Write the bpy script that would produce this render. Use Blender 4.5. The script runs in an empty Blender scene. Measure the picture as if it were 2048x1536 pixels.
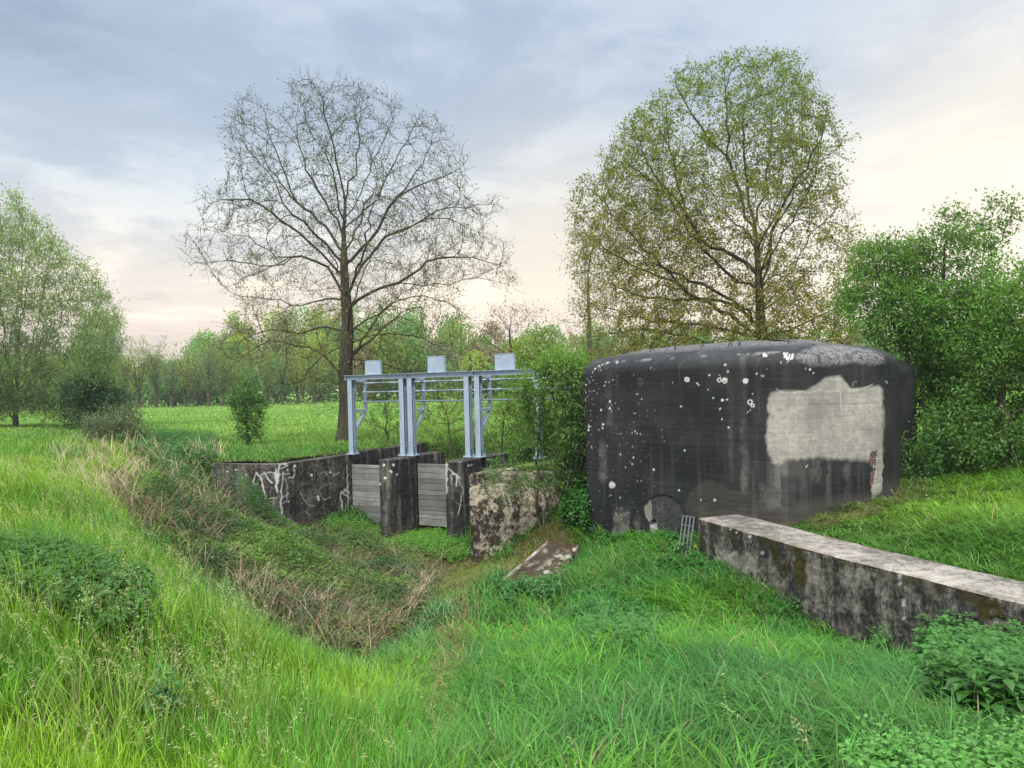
import bpy, math, random
import numpy as np
from mathutils import Matrix, Vector

# ------------------------------------------------------------------ camera, world, sun, exposure
S = bpy.context.scene
COL = S.collection
F, CX, CY, HC = 1530.0, 1024.0, 768.0, 1.9        # focal length in pixels of a 2048 wide frame, eye height
ROLL = math.radians(1.5)
cam_d = bpy.data.cameras.new('camera'); cam = bpy.data.objects.new('camera', cam_d); COL.objects.link(cam)
cam_d.sensor_width = 36.0; cam_d.lens = 36.0 * F / 2048.0
cam_d.clip_start = 0.1; cam_d.clip_end = 3000.0
cam.matrix_world = Matrix.Translation((0, 0, HC)) @ Matrix.Rotation(math.radians(90), 4, 'X') @ Matrix.Rotation(-ROLL, 4, 'Z')
S.camera = cam

SUN_AZ, SUN_EL = math.radians(48), math.radians(24)   # azimuth clockwise from +Y (into the picture)
S.render.engine = 'CYCLES'
S.view_settings.view_transform = 'Standard'; S.view_settings.look = 'None'
S.view_settings.gamma = 1.0; S.view_settings.exposure = 0.12
S.cycles.max_bounces = 6; S.cycles.diffuse_bounces = 3; S.cycles.transmission_bounces = 3; S.cycles.glossy_bounces = 2
S.cycles.transparent_max_bounces = 4; S.cycles.use_denoising = True

W = bpy.data.worlds.new('World'); S.world = W; W.use_nodes = True
def build_world():
    nt = W.node_tree; nt.nodes.clear(); N = nt.nodes; L = nt.links
    def n(t, **k):
        x = N.new(t)
        for a, b in k.items(): setattr(x, a, b)
        return x
    def math_(op, a, b=None, c=None):
        m = n('ShaderNodeMath', operation=op)
        for i, v in enumerate((a, b, c)):
            if v is None: continue
            if isinstance(v, (int, float)): m.inputs[i].default_value = v
            else: L.new(v, m.inputs[i])
        return m.outputs[0]
    def mix(f, a, b, mode='MIX'):
        m = n('ShaderNodeMix', data_type='RGBA', blend_type=mode)
        if isinstance(f, (int, float)): m.inputs[0].default_value = f
        else: L.new(f, m.inputs[0])
        for i, v in ((6, a), (7, b)):
            if isinstance(v, tuple): m.inputs[i].default_value = (*v, 1)
            else: L.new(v, m.inputs[i])
        return m.outputs[2]
    out = n('ShaderNodeOutputWorld'); bg = n('ShaderNodeBackground'); bg2 = n('ShaderNodeBackground')
    sky = n('ShaderNodeTexSky', sky_type='NISHITA', sun_disc=False)
    sky.sun_elevation = SUN_EL; sky.sun_rotation = SUN_AZ
    L.new(sky.outputs[0], bg.inputs[0]); bg.inputs[1].default_value = 0.05
    tc = n('ShaderNodeTexCoord'); sep = n('ShaderNodeSeparateXYZ'); L.new(tc.outputs['Generated'], sep.inputs[0])
    x, y, z = sep.outputs
    # project the direction on a high cloud layer so that streaks flatten towards the horizon
    zz = math_('ADD', math_('MAXIMUM', z, 0.0), 0.10)
    cx = math_('DIVIDE', x, zz); cy = math_('DIVIDE', y, zz)
    cmb = n('ShaderNodeCombineXYZ'); L.new(cx, cmb.inputs[0]); L.new(cy, cmb.inputs[1])
    def noise(scale, detail, rough, vec, dist=0.0, off=(0, 0, 0)):
        mp = n('ShaderNodeMapping'); L.new(vec, mp.inputs[0]); mp.inputs['Location'].default_value = off
        t = n('ShaderNodeTexNoise'); L.new(mp.outputs[0], t.inputs['Vector'])
        t.inputs['Scale'].default_value = scale; t.inputs['Detail'].default_value = detail
        t.inputs['Roughness'].default_value = rough; t.inputs['Distortion'].default_value = dist
        return t.outputs['Fac']
    nA = noise(0.42, 6, 0.55, cmb.outputs[0], 0.4, (3.1, 7.7, 0)); nB = noise(1.5, 8, 0.62, cmb.outputs[0], 0.3, (1.3, 0.2, 2))
    def ramp(fac, stops, interp='EASE'):
        r = n('ShaderNodeValToRGB'); e = r.color_ramp; e.interpolation = interp
        while len(e.elements) > 1: e.elements.remove(e.elements[-1])
        e.elements[0].position = stops[0][0]; e.elements[0].color = (*stops[0][1], 1)
        for p, c in stops[1:]:
            q = e.elements.new(p); q.color = (*c, 1)
        L.new(fac, r.inputs[0]); return r.outputs[0]
    zj = math_('ADD', z, math_('MULTIPLY', math_('SUBTRACT', nA, 0.5), 0.12))
    base = ramp(zj, [(0.0, (.80, .66, .55)), (0.06, (.86, .73, .62)), (0.12, (.86, .77, .67)), (0.18, (.69, .69, .68)), (0.25, (.52, .59, .66)),
                     (0.34, (.42, .50, .61)), (0.46, (.385, .465, .59)), (0.7, (.62, .68, .76)), (1.0, (.95, 1.0, 1.08))], 'LINEAR')
    # lighter and darker cloud banks
    cl = ramp(math_('ADD', math_('MULTIPLY', nA, 0.55), math_('MULTIPLY', nB, 0.45)), [(0.37, (.80, .84, .88)), (0.47, (1.0, 1.01, 1.03)), (0.57, (1.34, 1.29, 1.22))], 'EASE')
    sk = mix(1.0, base, cl, 'MULTIPLY')
    # bright break in the clouds, low on the right
    def lobe(az, el, power):
        v = n('ShaderNodeVectorMath', operation='DOT_PRODUCT'); L.new(tc.outputs['Generated'], v.inputs[0])
        a, e = math.radians(az), math.radians(el)
        v.inputs[1].default_value = (math.sin(a) * math.cos(e), math.cos(a) * math.cos(e), math.sin(e))
        return math_('POWER', math_('MAXIMUM', v.outputs['Value'], 0.0), power)
    g = math_('MULTIPLY', lobe(33, 9, 55), math_('ADD', math_('MULTIPLY', nB, 1.5), 0.24))
    g = math_('MINIMUM', math_('MULTIPLY', g, 1.15), 1.0)
    sk = mix(g, sk, (0.98, 0.89, 0.74))
    g2 = math_('MULTIPLY', lobe(4, 9, 90), 0.55)
    sk = mix(g2, sk, (0.97, 0.84, 0.66))
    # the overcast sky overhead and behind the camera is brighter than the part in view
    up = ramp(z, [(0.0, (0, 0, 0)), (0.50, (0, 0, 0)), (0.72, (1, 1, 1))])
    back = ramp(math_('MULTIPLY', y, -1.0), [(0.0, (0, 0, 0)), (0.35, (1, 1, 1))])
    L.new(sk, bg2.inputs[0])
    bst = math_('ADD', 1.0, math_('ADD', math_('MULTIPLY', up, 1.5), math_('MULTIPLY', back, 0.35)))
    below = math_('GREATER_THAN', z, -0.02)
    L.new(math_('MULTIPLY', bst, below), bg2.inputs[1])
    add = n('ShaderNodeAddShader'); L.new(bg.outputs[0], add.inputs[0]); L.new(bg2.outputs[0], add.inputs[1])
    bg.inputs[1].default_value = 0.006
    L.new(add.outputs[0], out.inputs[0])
build_world()
sun_d = bpy.data.lights.new('sun', 'SUN'); sun_d.energy = 3.0; sun_d.angle = math.radians(7); sun_d.color = (1.0, 0.93, 0.82)
sun = bpy.data.objects.new('sun', sun_d); COL.objects.link(sun)
LAZ, LEL = math.radians(197), math.radians(50)     # soft veiled light falls from behind the camera
sd = Vector((math.sin(LAZ) * math.cos(LEL), math.cos(LAZ) * math.cos(LEL), math.sin(LEL)))
sun.rotation_euler = sd.to_track_quat('Z', 'Y').to_euler()

# ------------------------------------------------------------------ measuring helpers
RC, RS = math.cos(ROLL), math.sin(ROLL)
def ray(px, py):
    a, b = (px - CX) / F, -(py - CY) / F
    d = np.array([a * RC + b * RS, 1.0, -a * RS + b * RC]); return d
def at_y(px, py, Y):
    d = ray(px, py); return np.array([d[0] * Y, Y, HC + d[2] * Y])
def at_z(px, py, z):
    d = ray(px, py); t = (z - HC) / d[2]; return np.array([d[0] * t, t, z])
def proj(P):
    P = np.asarray(P, float); dx = P[:, 0]; dy = np.maximum(P[:, 1], 0.05); dz = P[:, 2] - HC
    a = dx * RC - dz * RS; b = dx * RS + dz * RC
    return CX + F * a / dy, CY - F * b / dy
def in_poly(x, y, poly):
    x = np.asarray(x); y = np.asarray(y); r = np.zeros(x.shape, bool); n = len(poly); j = n - 1
    for i in range(n):
        xi, yi = poly[i][0], poly[i][1]; xj, yj = poly[j][0], poly[j][1]
        if yi != yj:
            c = ((yi > y) != (yj > y)) & (x < (xj - xi) * (y - yi) / (yj - yi) + xi); r ^= c
        j = i
    return r
def seg_dist(x, y, poly, closed=True):
    d = np.full(np.shape(x), 1e9); n = len(poly)
    for i in range(n if closed else n - 1):
        ax, ay = poly[i][:2]; bx, by = poly[(i + 1) % n][:2]
        vx, vy = bx - ax, by - ay; L2 = vx * vx + vy * vy + 1e-12
        t = np.clip(((x - ax) * vx + (y - ay) * vy) / L2, 0, 1)
        d = np.minimum(d, np.hypot(x - ax - t * vx, y - ay - t * vy))
    return d
def sstep(a, b, x):
    t = np.clip((x - a) / (b - a), 0, 1); return t * t * (3 - 2 * t)
_P = np.random.RandomState(5).rand(64, 64, 64).astype(np.float32)
def noise3(x, y, z):
    x, y, z = np.broadcast_arrays(np.asarray(x, float), np.asarray(y, float), np.asarray(z, float))
    xi, yi, zi = np.floor(x).astype(int), np.floor(y).astype(int), np.floor(z).astype(int)
    fx, fy, fz = x - xi, y - yi, z - zi
    fx = fx * fx * (3 - 2 * fx); fy = fy * fy * (3 - 2 * fy); fz = fz * fz * (3 - 2 * fz)
    r = 0
    for a in (0, 1):
        for b in (0, 1):
            for c in (0, 1):
                r = r + _P[(xi + a) & 63, (yi + b) & 63, (zi + c) & 63] * (fx if a else 1 - fx) * (fy if b else 1 - fy) * (fz if c else 1 - fz)
    return r
def fbm(x, y, z=0.0, o=4):
    r, a, s = 0, .5, 0
    for i in range(o):
        r = r + a * noise3(np.asarray(x) * 2 ** i + 11 * i, np.asarray(y) * 2 ** i + 5 * i, np.asarray(z) * 2 ** i + 3 * i); s += a; a *= .5
    return r / s

# ------------------------------------------------------------------ object helpers
def tag(o, label, cat, group=None, kind=None):
    if label: o['label'] = label
    if cat: o['category'] = cat
    if group: o['group'] = group
    if kind: o['kind'] = kind
    return o
def mesh_np(name, V, faces, mat=None, attrs=None, cols=None, smooth=False, parent=None, label=None):
    V = np.asarray(V, np.float32); org = np.zeros(3, np.float32)
    if parent is not None: org = np.array(parent.location, np.float32)
    me = bpy.data.meshes.new(name)
    fl = [np.asarray(f, np.int32) for f in faces if len(f)]
    lt = np.concatenate([np.full(len(f), f.shape[1], np.int32) for f in fl])
    lv = np.concatenate([f.ravel() for f in fl]); ls = np.concatenate([[0], np.cumsum(lt)[:-1]]).astype(np.int32)
    me.vertices.add(len(V)); me.vertices.foreach_set('co', (V - org).ravel())
    me.loops.add(len(lv)); me.loops.foreach_set('vertex_index', lv)
    me.polygons.add(len(lt)); me.polygons.foreach_set('loop_start', ls); me.polygons.foreach_set('loop_total', lt)
    me.polygons.foreach_set('use_smooth', np.full(len(lt), bool(smooth)))
    me.update(calc_edges=True)
    for k, a in (attrs or {}).items():
        t = me.attributes.new(k, 'FLOAT', 'POINT'); t.data.foreach_set('value', np.asarray(a, np.float32))
    for k, a in (cols or {}).items():
        a = np.asarray(a, np.float32)
        if a.shape[1] == 3: a = np.concatenate([a, np.ones((len(a), 1), np.float32)], 1)
        t = me.attributes.new(k, 'FLOAT_COLOR', 'POINT'); t.data.foreach_set('color', a.ravel())
    if mat: me.materials.append(mat)
    o = bpy.data.objects.new(name, me); COL.objects.link(o)
    if parent is not None: o.parent = parent
    if label: o['label'] = label
    return o
def empty(name, loc, label, cat, group=None):
    o = bpy.data.objects.new(name, None); COL.objects.link(o); o.location = tuple(float(v) for v in loc); o.empty_display_size = .2
    return tag(o, label, cat, group)
class MB:
    """collects boxes, bars and tubes for one mesh"""
    def __init__(s): s.v = []; s.q = []; s.n = 0; s.ng = []
    def add(s, V, Q): s.v.append(np.asarray(V, float)); s.q.append(np.asarray(Q, int) + s.n); s.n += len(V)
    def box(s, c, ax, ay, az, h):
        c = np.array(c, float); ax, ay, az = [np.array(a, float) for a in (ax, ay, az)]
        V = [c + sx * h[0] * ax + sy * h[1] * ay + sz * h[2] * az for sz in (-1, 1) for sy in (-1, 1) for sx in (-1, 1)]
        s.add(V, [(0, 2, 3, 1), (4, 5, 7, 6), (0, 1, 5, 4), (2, 6, 7, 3), (0, 4, 6, 2), (1, 3, 7, 5)])
    def tube(s, pts, r, k=8):
        pts = np.array(pts, float); n = len(pts); r = np.broadcast_to(r, n)
        V = []
        for i in range(n):
            d = pts[min(i + 1, n - 1)] - pts[max(i - 1, 0)]; d /= np.linalg.norm(d) + 1e-9
            u = np.cross(d, [0.13, 0.2, 0.97]); 
            if np.linalg.norm(u) < .1: u = np.cross(d, [1, 0, 0])
            u /= np.linalg.norm(u); w = np.cross(d, u)
            for j in range(k): V.append(pts[i] + r[i] * (math.cos(2 * math.pi * j / k) * u + math.sin(2 * math.pi * j / k) * w))
        Q = [(i * k + j, i * k + (j + 1) % k, (i + 1) * k + (j + 1) % k, (i + 1) * k + j) for i in range(n - 1) for j in range(k)]
        m = len(V); V += [pts[0], pts[-1]]
        for j in range(0, k): Q.append((m, (j + 1) % k, j, j)) if False else None
        s.add(V, Q)
    def build(s, name, mat, parent=None, smooth=False, bevel=0, label=None):
        o = mesh_np(name, np.concatenate(s.v), [np.concatenate(s.q)], mat, smooth=smooth, parent=parent, label=label)
        if bevel:
            b = o.modifiers.new('bevel', 'BEVEL'); b.width = bevel; b.segments = 1; b.limit_method = 'ANGLE'
        return o

# ------------------------------------------------------------------ materials
class NT:
    def __init__(s, name):
        s.m = bpy.data.materials.new(name); s.m.use_nodes = True; s.t = s.m.node_tree; s.t.nodes.clear()
        s.out = s.t.nodes.new('ShaderNodeOutputMaterial')
    def n(s, t, **k):
        x = s.t.nodes.new(t)
        for a, b in k.items(): setattr(x, a, b)
        return x
    def l(s, a, b): s.t.links.new(a, b)
    def setin(s, node, i, v):
        if v is None: return
        if isinstance(v, (int, float)): node.inputs[i].default_value = v
        elif isinstance(v, tuple): node.inputs[i].default_value = (*v, 1) if len(node.inputs[i].default_value) == 4 else v
        else: s.l(v, node.inputs[i])
    def math(s, op, a, b=None, clamp=False):
        m = s.n('ShaderNodeMath', operation=op, use_clamp=clamp); s.setin(m, 0, a); s.setin(m, 1, b); return m.outputs[0]
    def mix(s, f, a, b, mode='MIX'):
        m = s.n('ShaderNodeMix', data_type='RGBA', blend_type=mode); s.setin(m, 0, f); s.setin(m, 6, a); s.setin(m, 7, b); return m.outputs[2]
    def coord(s, scale=(1, 1, 1), off=(0, 0, 0)):
        g = s.n('ShaderNodeNewGeometry'); mp = s.n('ShaderNodeMapping'); s.l(g.outputs['Position'], mp.inputs[0])
        mp.inputs['Scale'].default_value = scale; mp.inputs['Location'].default_value = off; return mp.outputs[0]
    def noise(s, scale, detail=5, rough=.55, vec=None, dist=0):
        t = s.n('ShaderNodeTexNoise'); s.l(vec if vec is not None else s.coord(), t.inputs['Vector'])
        t.inputs['Scale'].default_value = scale; t.inputs['Detail'].default_value = detail; t.inputs['Roughness'].default_value = rough
        t.inputs['Distortion'].default_value = dist; return t.outputs['Fac']
    def ramp(s, fac, a, b, ca=0.0, cb=1.0):
        m = s.n('ShaderNodeMapRange', interpolation_type='SMOOTHSTEP'); s.l(fac, m.inputs[0])
        for i, v in enumerate((a, b, ca, cb)): m.inputs[i + 1].default_value = v
        return m.outputs[0]
    def attr(s, name):
        a = s.n('ShaderNodeAttribute', attribute_name=name); return a
    def split(s, c):
        x = s.n('ShaderNodeSeparateColor'); s.l(c, x.inputs[0]); return x.outputs
    def bump(s, h, strength=.5, dist=.02):
        b = s.n('ShaderNodeBump'); s.l(h, b.inputs['Height']); b.inputs['Strength'].default_value = strength; b.inputs['Distance'].default_value = dist; return b.outputs[0]
    def principled(s, col, rough=.9, normal=None, metal=0.0, spec=.3):
        p = s.n('ShaderNodeBsdfPrincipled'); s.setin(p, 'Base Color', col); s.setin(p, 'Roughness', rough); p.inputs['Metallic'].default_value = metal
        p.inputs['Specular IOR Level'].default_value = spec
        if normal is not None: s.l(normal, p.inputs['Normal'])
        s.l(p.outputs[0], s.out.inputs[0]); return s.m
def foliage_mat(name, trans=.45, gloss=.03, var=.25):
    t = NT(name); c = t.attr('col').outputs['Color']
    d = t.n('ShaderNodeBsdfDiffuse'); tr = t.n('ShaderNodeBsdfTranslucent'); gl = t.n('ShaderNodeBsdfGlossy'); gl.inputs['Roughness'].default_value = .45
    t.l(c, d.inputs[0]); warm = t.mix(1.0, c, (1.25, 1.2, .6), 'MULTIPLY'); t.l(warm, tr.inputs[0]); gl.inputs[0].default_value = (.8, .85, .8, 1)
    m = t.n('ShaderNodeMixShader'); m.inputs[0].default_value = trans; t.l(d.outputs[0], m.inputs[1]); t.l(tr.outputs[0], m.inputs[2])
    m2 = t.n('ShaderNodeMixShader'); m2.inputs[0].default_value = gloss; t.l(m.outputs[0], m2.inputs[1]); t.l(gl.outputs[0], m2.inputs[2])
    t.l(m2.outputs[0], t.out.inputs[0]); return t.m
def bark_mat(name, c1, c2, scale=6):
    t = NT(name); f = t.noise(scale, 6, .65, t.coord((3, 3, .6))); g = t.noise(1.2, 3)
    c = t.mix(t.ramp(f, .35, .68), c1, c2); c = t.mix(t.ramp(g, .45, .7, 0, .5), c, (.10, .12, .05))
    return t.principled(c, .95, t.bump(f, .8, .03))
def ground_mat():
    t = NT('grassy_earth'); a = t.attr('col').outputs['Color']; f = t.noise(3.5, 8, .7); g = t.noise(40, 4, .6)
    c = t.mix(t.ramp(f, .3, .7, .0, .55), a, t.mix(1.0, a, (.55, .5, .5), 'MULTIPLY'))
    c = t.mix(t.ramp(g, .3, .75, 0, .5), c, t.mix(1.0, c, (1.6, 1.4, 1.3), 'MULTIPLY'))
    return t.principled(c, 1.0, t.bump(g, .6, .03), spec=.1)
def bunker_mat():
    t = NT('tarred_concrete'); mk = t.split(t.attr('mk').outputs['Color']); mk2 = t.split(t.attr('mk2').outputs['Color'])
    st = t.noise(1.0, 6, .6, t.coord((5.5, 5.5, .33))); st2 = t.noise(1.0, 5, .6, t.coord((26, 26, 1.2), (3, 1, 0)))
    cloud = t.noise(1.3, 5, .55); grain = t.noise(95, 4, .7); mid = t.noise(14, 5, .65)
    hz = t.noise(1.0, 3, .5, t.coord((.6, .6, 13)))
    c = t.mix(t.ramp(cloud, .35, .68), (.011, .012, .0145), (.027, .029, .030))
    c = t.mix(t.ramp(st, .53, .72, 0, .6), c, (.085, .083, .075))
    c = t.mix(t.ramp(st2, .55, .78, 0, .35), c, (.10, .098, .09))
    c = t.mix(t.ramp(hz, .58, .7, 0, .10), c, (.075, .078, .08))
    c = t.mix(t.ramp(grain, .5, .8, 0, .3), c, (.085, .085, .085))
    c = t.mix(t.ramp(grain, .25, .45, .5, 0), c, (.012, .013, .014))
    # worn grey skin on the roof shoulder, plus painted paleness of the lit top
    dome = t.mix(t.ramp(grain, .35, .62), (.045, .045, .05), (.26, .255, .25))
    c = t.mix(t.math('MULTIPLY', mk2[1], t.ramp(mid, .3, .62)), c, dome)
    # bare cement patch
    pc = t.mix(t.ramp(cloud, .3, .7), (.25, .24, .215), (.43, .41, .37)); pc = t.mix(t.ramp(mid, .35, .7, 0, .45), pc, (.17, .165, .145))
    pc = t.mix(t.ramp(st2, .5, .75, 0, .4), pc, (.17, .16, .135)); pc = t.mix(t.ramp(grain, .5, .8, 0, .35), pc, (.50, .48, .43))
    c = t.mix(mk[1], c, pc)
    c = t.mix(t.math('MULTIPLY', mk[2], t.ramp(mid, .2, .6, .5, 1)), c, (.088, .080, .068))
    br = t.n('ShaderNodeTexBrick'); t.l(t.coord((1, 1, 1)), br.inputs['Vector'])
    mp = t.n('ShaderNodeMapping'); mp.inputs['Rotation'].default_value = (math.radians(90), 0, 0)
    g = t.n('ShaderNodeNewGeometry'); t.l(g.outputs['Position'], mp.inputs[0]); t.l(mp.outputs[0], br.inputs['Vector'])
    br.inputs['Scale'].default_value = 6; br.inputs['Color1'].default_value = (.12, .06, .045, 1); br.inputs['Color2'].default_value = (.07, .045, .04, 1); br.inputs['Mortar'].default_value = (.25, .22, .19, 1)
    c = t.mix(mk2[0], c, br.outputs['Color'])
    wh = t.mix(t.ramp(grain, .3, .7), (.50, .50, .47), (.86, .86, .83))
    c = t.mix(mk[0], c, wh)
    h = t.math('ADD', t.math('MULTIPLY', mid, .5), t.math('MULTIPLY', grain, .5)); h = t.math('ADD', h, t.math('MULTIPLY', hz, .6))
    return t.principled(c, t.ramp(mk[1], 0, 1, .62, .95), t.bump(h, .8, .02), spec=.22)
def concrete_mat(name, dark, light, lo, hi, streak=.5, moss=(.055, .05, .02), form=0.0):
    t = NT(name); mk = t.split(t.attr('mk').outputs['Color'])
    st = t.noise(1.0, 5, .6, t.coord((7, 7, .6))); big = t.noise(1.5, 6, .62); mid = t.noise(9, 6, .68, dist=.6); grain = t.noise(85, 4, .7); fine = t.noise(30, 5, .72, t.coord((1, 1, .55)))
    f = t.math('ADD', t.math('MULTIPLY', st, streak), t.math('MULTIPLY', t.math('ADD', t.math('MULTIPLY', big, .36), t.math('ADD', t.math('MULTIPLY', mid, .36), t.math('MULTIPLY', fine, .28))), 1 - streak))
    c = t.mix(t.ramp(f, lo, hi), dark, light)
    bd = t.noise(1.0, 2, .5, t.coord((.4, .4, 11), (0, 0, 2)))
    if form: c = t.mix(t.ramp(bd, .58, .66, 0, form), c, (.03, .028, .025))
    c = t.mix(t.ramp(grain, .5, .78, 0, .5), c, t.mix(1.0, c, (2.2, 2.1, 2.0), 'MULTIPLY'))
    c = t.mix(t.ramp(grain, .28, .45, .6, 0), c, t.mix(1.0, c, (.35, .35, .35), 'MULTIPLY'))
    # pale lichen freckles
    vo = t.n('ShaderNodeTexVoronoi'); t.l(t.coord(), vo.inputs['Vector']); vo.inputs['Scale'].default_value = 9
    wn = t.noise(3.2, 2); sz = t.ramp(wn, .5, .72, 0.0, .26); rr = t.math('LESS_THAN', vo.outputs['Distance'], sz)
    c = t.mix(t.math('MULTIPLY', rr, .55), c, (.36, .36, .32))
    c = t.mix(mk[2], c, t.mix(t.ramp(mid, .35, .6), moss, tuple(v * .45 for v in moss)))
    c = t.mix(mk[1], c, t.mix(t.ramp(mid, .35, .62), (.16, .15, .12), (.40, .37, .32)))
    c = t.mix(t.math('MULTIPLY', mk[0], t.ramp(grain, .2, .5, .55, 1)), c, (.78, .78, .74))
    h = t.math('ADD', t.math('MULTIPLY', mid, .6), t.math('MULTIPLY', grain, .4)); h = t.math('ADD', h, t.math('MULTIPLY', bd, form * 1.5))
    return t.principled(c, .95, t.bump(h, .7, .02), spec=.2)
M = {}
M['fol'] = foliage_mat('leaf_tissue'); M['grass'] = foliage_mat('grass_blade', .36, .028); M['dry'] = foliage_mat('dry_stem', .15, .03)
M['ground'] = ground_mat()
M['bunker'] = bunker_mat()
M['wing'] = concrete_mat('stained_quay_concrete', (.028, .027, .026), (.24, .215, .175), .46, .64, .2)
M['pier'] = concrete_mat('stained_pier_concrete', (.024, .024, .025), (.22, .205, .175), .47, .66, .45)
M['block'] = concrete_mat('bare_block_concrete', (.03, .028, .026), (.44, .38, .29), .455, .55, .12, (.04, .03, .015), .35)
M['ret'] = concrete_mat('mossy_wall_concrete', (.020, .020, .019), (.25, .23, .195), .455, .62, .25, (.06, .052, .014), .3)
M['slab'] = concrete_mat('pale_slab_concrete', (.045, .032, .022), (.21, .19, .155), .46, .56, .0, (.05, .03, .015))
M['bark'] = bark_mat('oak_bark', (.030, .026, .020), (.085, .068, .048)); M['bark2'] = bark_mat('grey_bark', (.07, .062, .05), (.18, .155, .12))
def steel_mat():
    t = NT('galvanised_steel'); v = t.n('ShaderNodeTexVoronoi'); t.l(t.coord(), v.inputs['Vector']); v.inputs['Scale'].default_value = 55
    f = t.split(v.outputs['Color'])[0]; g = t.noise(3, 5, .6); st = t.noise(1, 4, .6, t.coord((14, 14, .8)))
    c = t.mix(f, (.25, .325, .42), (.35, .43, .53)); c = t.mix(t.ramp(g, .45, .7, 0, .5), c, (.42, .48, .55)); c = t.mix(t.ramp(st, .55, .75, 0, .6), c, (.17, .19, .20))
    return t.principled(c, .55, t.bump(g, .1, .005), metal=.12, spec=.5)
M['steel'] = steel_mat()
def rust_mat():
    t = NT('rusty_iron'); g = t.noise(30, 4); return t.principled(t.mix(t.ramp(g, .35, .65), (.018, .016, .015), (.06, .035, .025)), .9)
M['rust'] = rust_mat()
def wood_mat():
    t = NT('weathered_boards'); r = t.attr('plank').outputs['Fac']
    a = -26.5 * math.pi / 180
    g = t.n('ShaderNodeNewGeometry'); mp = t.n('ShaderNodeMapping'); mp.vector_type = 'POINT'; t.l(g.outputs['Position'], mp.inputs[0]); mp.inputs['Rotation'].default_value = (0, 0, -a)
    mp2 = t.n('ShaderNodeMapping'); t.l(mp.outputs[0], mp2.inputs[0]); mp2.inputs['Scale'].default_value = (1.2, 14, 13)
    f = t.noise(1.0, 8, .72, mp2.outputs[0], .8); k = t.noise(6, 5, .6); s2 = t.noise(1.2, 3)
    c = t.mix(t.ramp(f, .3, .7), (.17, .172, .172), (.36, .365, .365)); c = t.mix(t.ramp(r, 0, 1, 0, .75), c, (.11, .11, .105)); c = t.mix(t.ramp(k, .55, .75, 0, .6), c, (.05, .05, .05))
    c = t.mix(t.ramp(s2, .42, .62, 0, .45), c, (.10, .095, .085))
    return t.principled(c, .95, t.bump(f, .8, .01))
M['wood'] = wood_mat()
def plain(name, col, rough=.8):
    t = NT(name); g = t.noise(60, 3); return t.principled(t.mix(t.ramp(g, .3, .7), col, tuple(v * .75 for v in col)), rough)

# ------------------------------------------------------------------ plan of the place (metres; X right, Y away, Z up; meadow at z = 0)
G0 = at_z(703, 908, 0.0); G3 = at_z(1083, 917, 0.0); G0[2] = G3[2] = 0
gdir = (G3 - G0); GL = np.linalg.norm(gdir); gdir /= GL                      # along the sluice
fdir = np.array([-gdir[1], gdir[0], 0.0])                                    # with the channel, away from the camera
def gp(s, t, z=0.0): return G0 + gdir * s + fdir * t + np.array([0, 0, z])
WING_C = G0 - fdir * 2.85; WING_L = np.array([-8.05, 20.35, 0])
BLK = np.array(at_z(938, 947, -0.06)[:2])                                    # front corner of the right abutment
RW_F = [at_z(1400, 1037, -.25), at_z(1659, 1110, -.25), at_z(2048, 1207, -.25)]
RW_F = [RW_F[0][:2], RW_F[1][:2], RW_F[2][:2]]
rwd = (RW_F[2] - RW_F[1]); rwd /= np.linalg.norm(rwd)
RW_F += [RW_F[2] + rwd * 4.5]
rw0 = (RW_F[1] - RW_F[0]); rw0 /= np.linalg.norm(rw0)
RW_F = [RW_F[0] - rw0 * .05] + RW_F[1:]
RWT = .78
BK = [(1.40, 14.9, .16), (3.98, 11.45, .8), (5.95, 12.05, 1.1), (7.25, 14.3, .5), (6.6, 17.2, .5), (3.9, 18.7, .5), (1.75, 17.7, .5)]
BKP = [b[:2] for b in BK]
def norm2(v): return v / np.linalg.norm(v)
def offset_path(path, d):
    """shift a polyline sideways (d > 0 : to the right of its direction)"""
    out = []
    for i, p in enumerate(path):
        a = norm2(path[i] - path[i - 1]) if i else norm2(path[1] - path[0]); b = norm2(path[i + 1] - path[i]) if i < len(path) - 1 else a
        na = np.array([a[1], -a[0]]); nb = np.array([b[1], -b[0]]); m = norm2(na + nb); out.append(p + m * d / max(.3, m @ na))
    return out
RW_B = offset_path(RW_F, -RWT)
RW_POLY = [tuple(p) for p in RW_F] + [tuple(p) for p in RW_B[::-1]]

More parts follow.
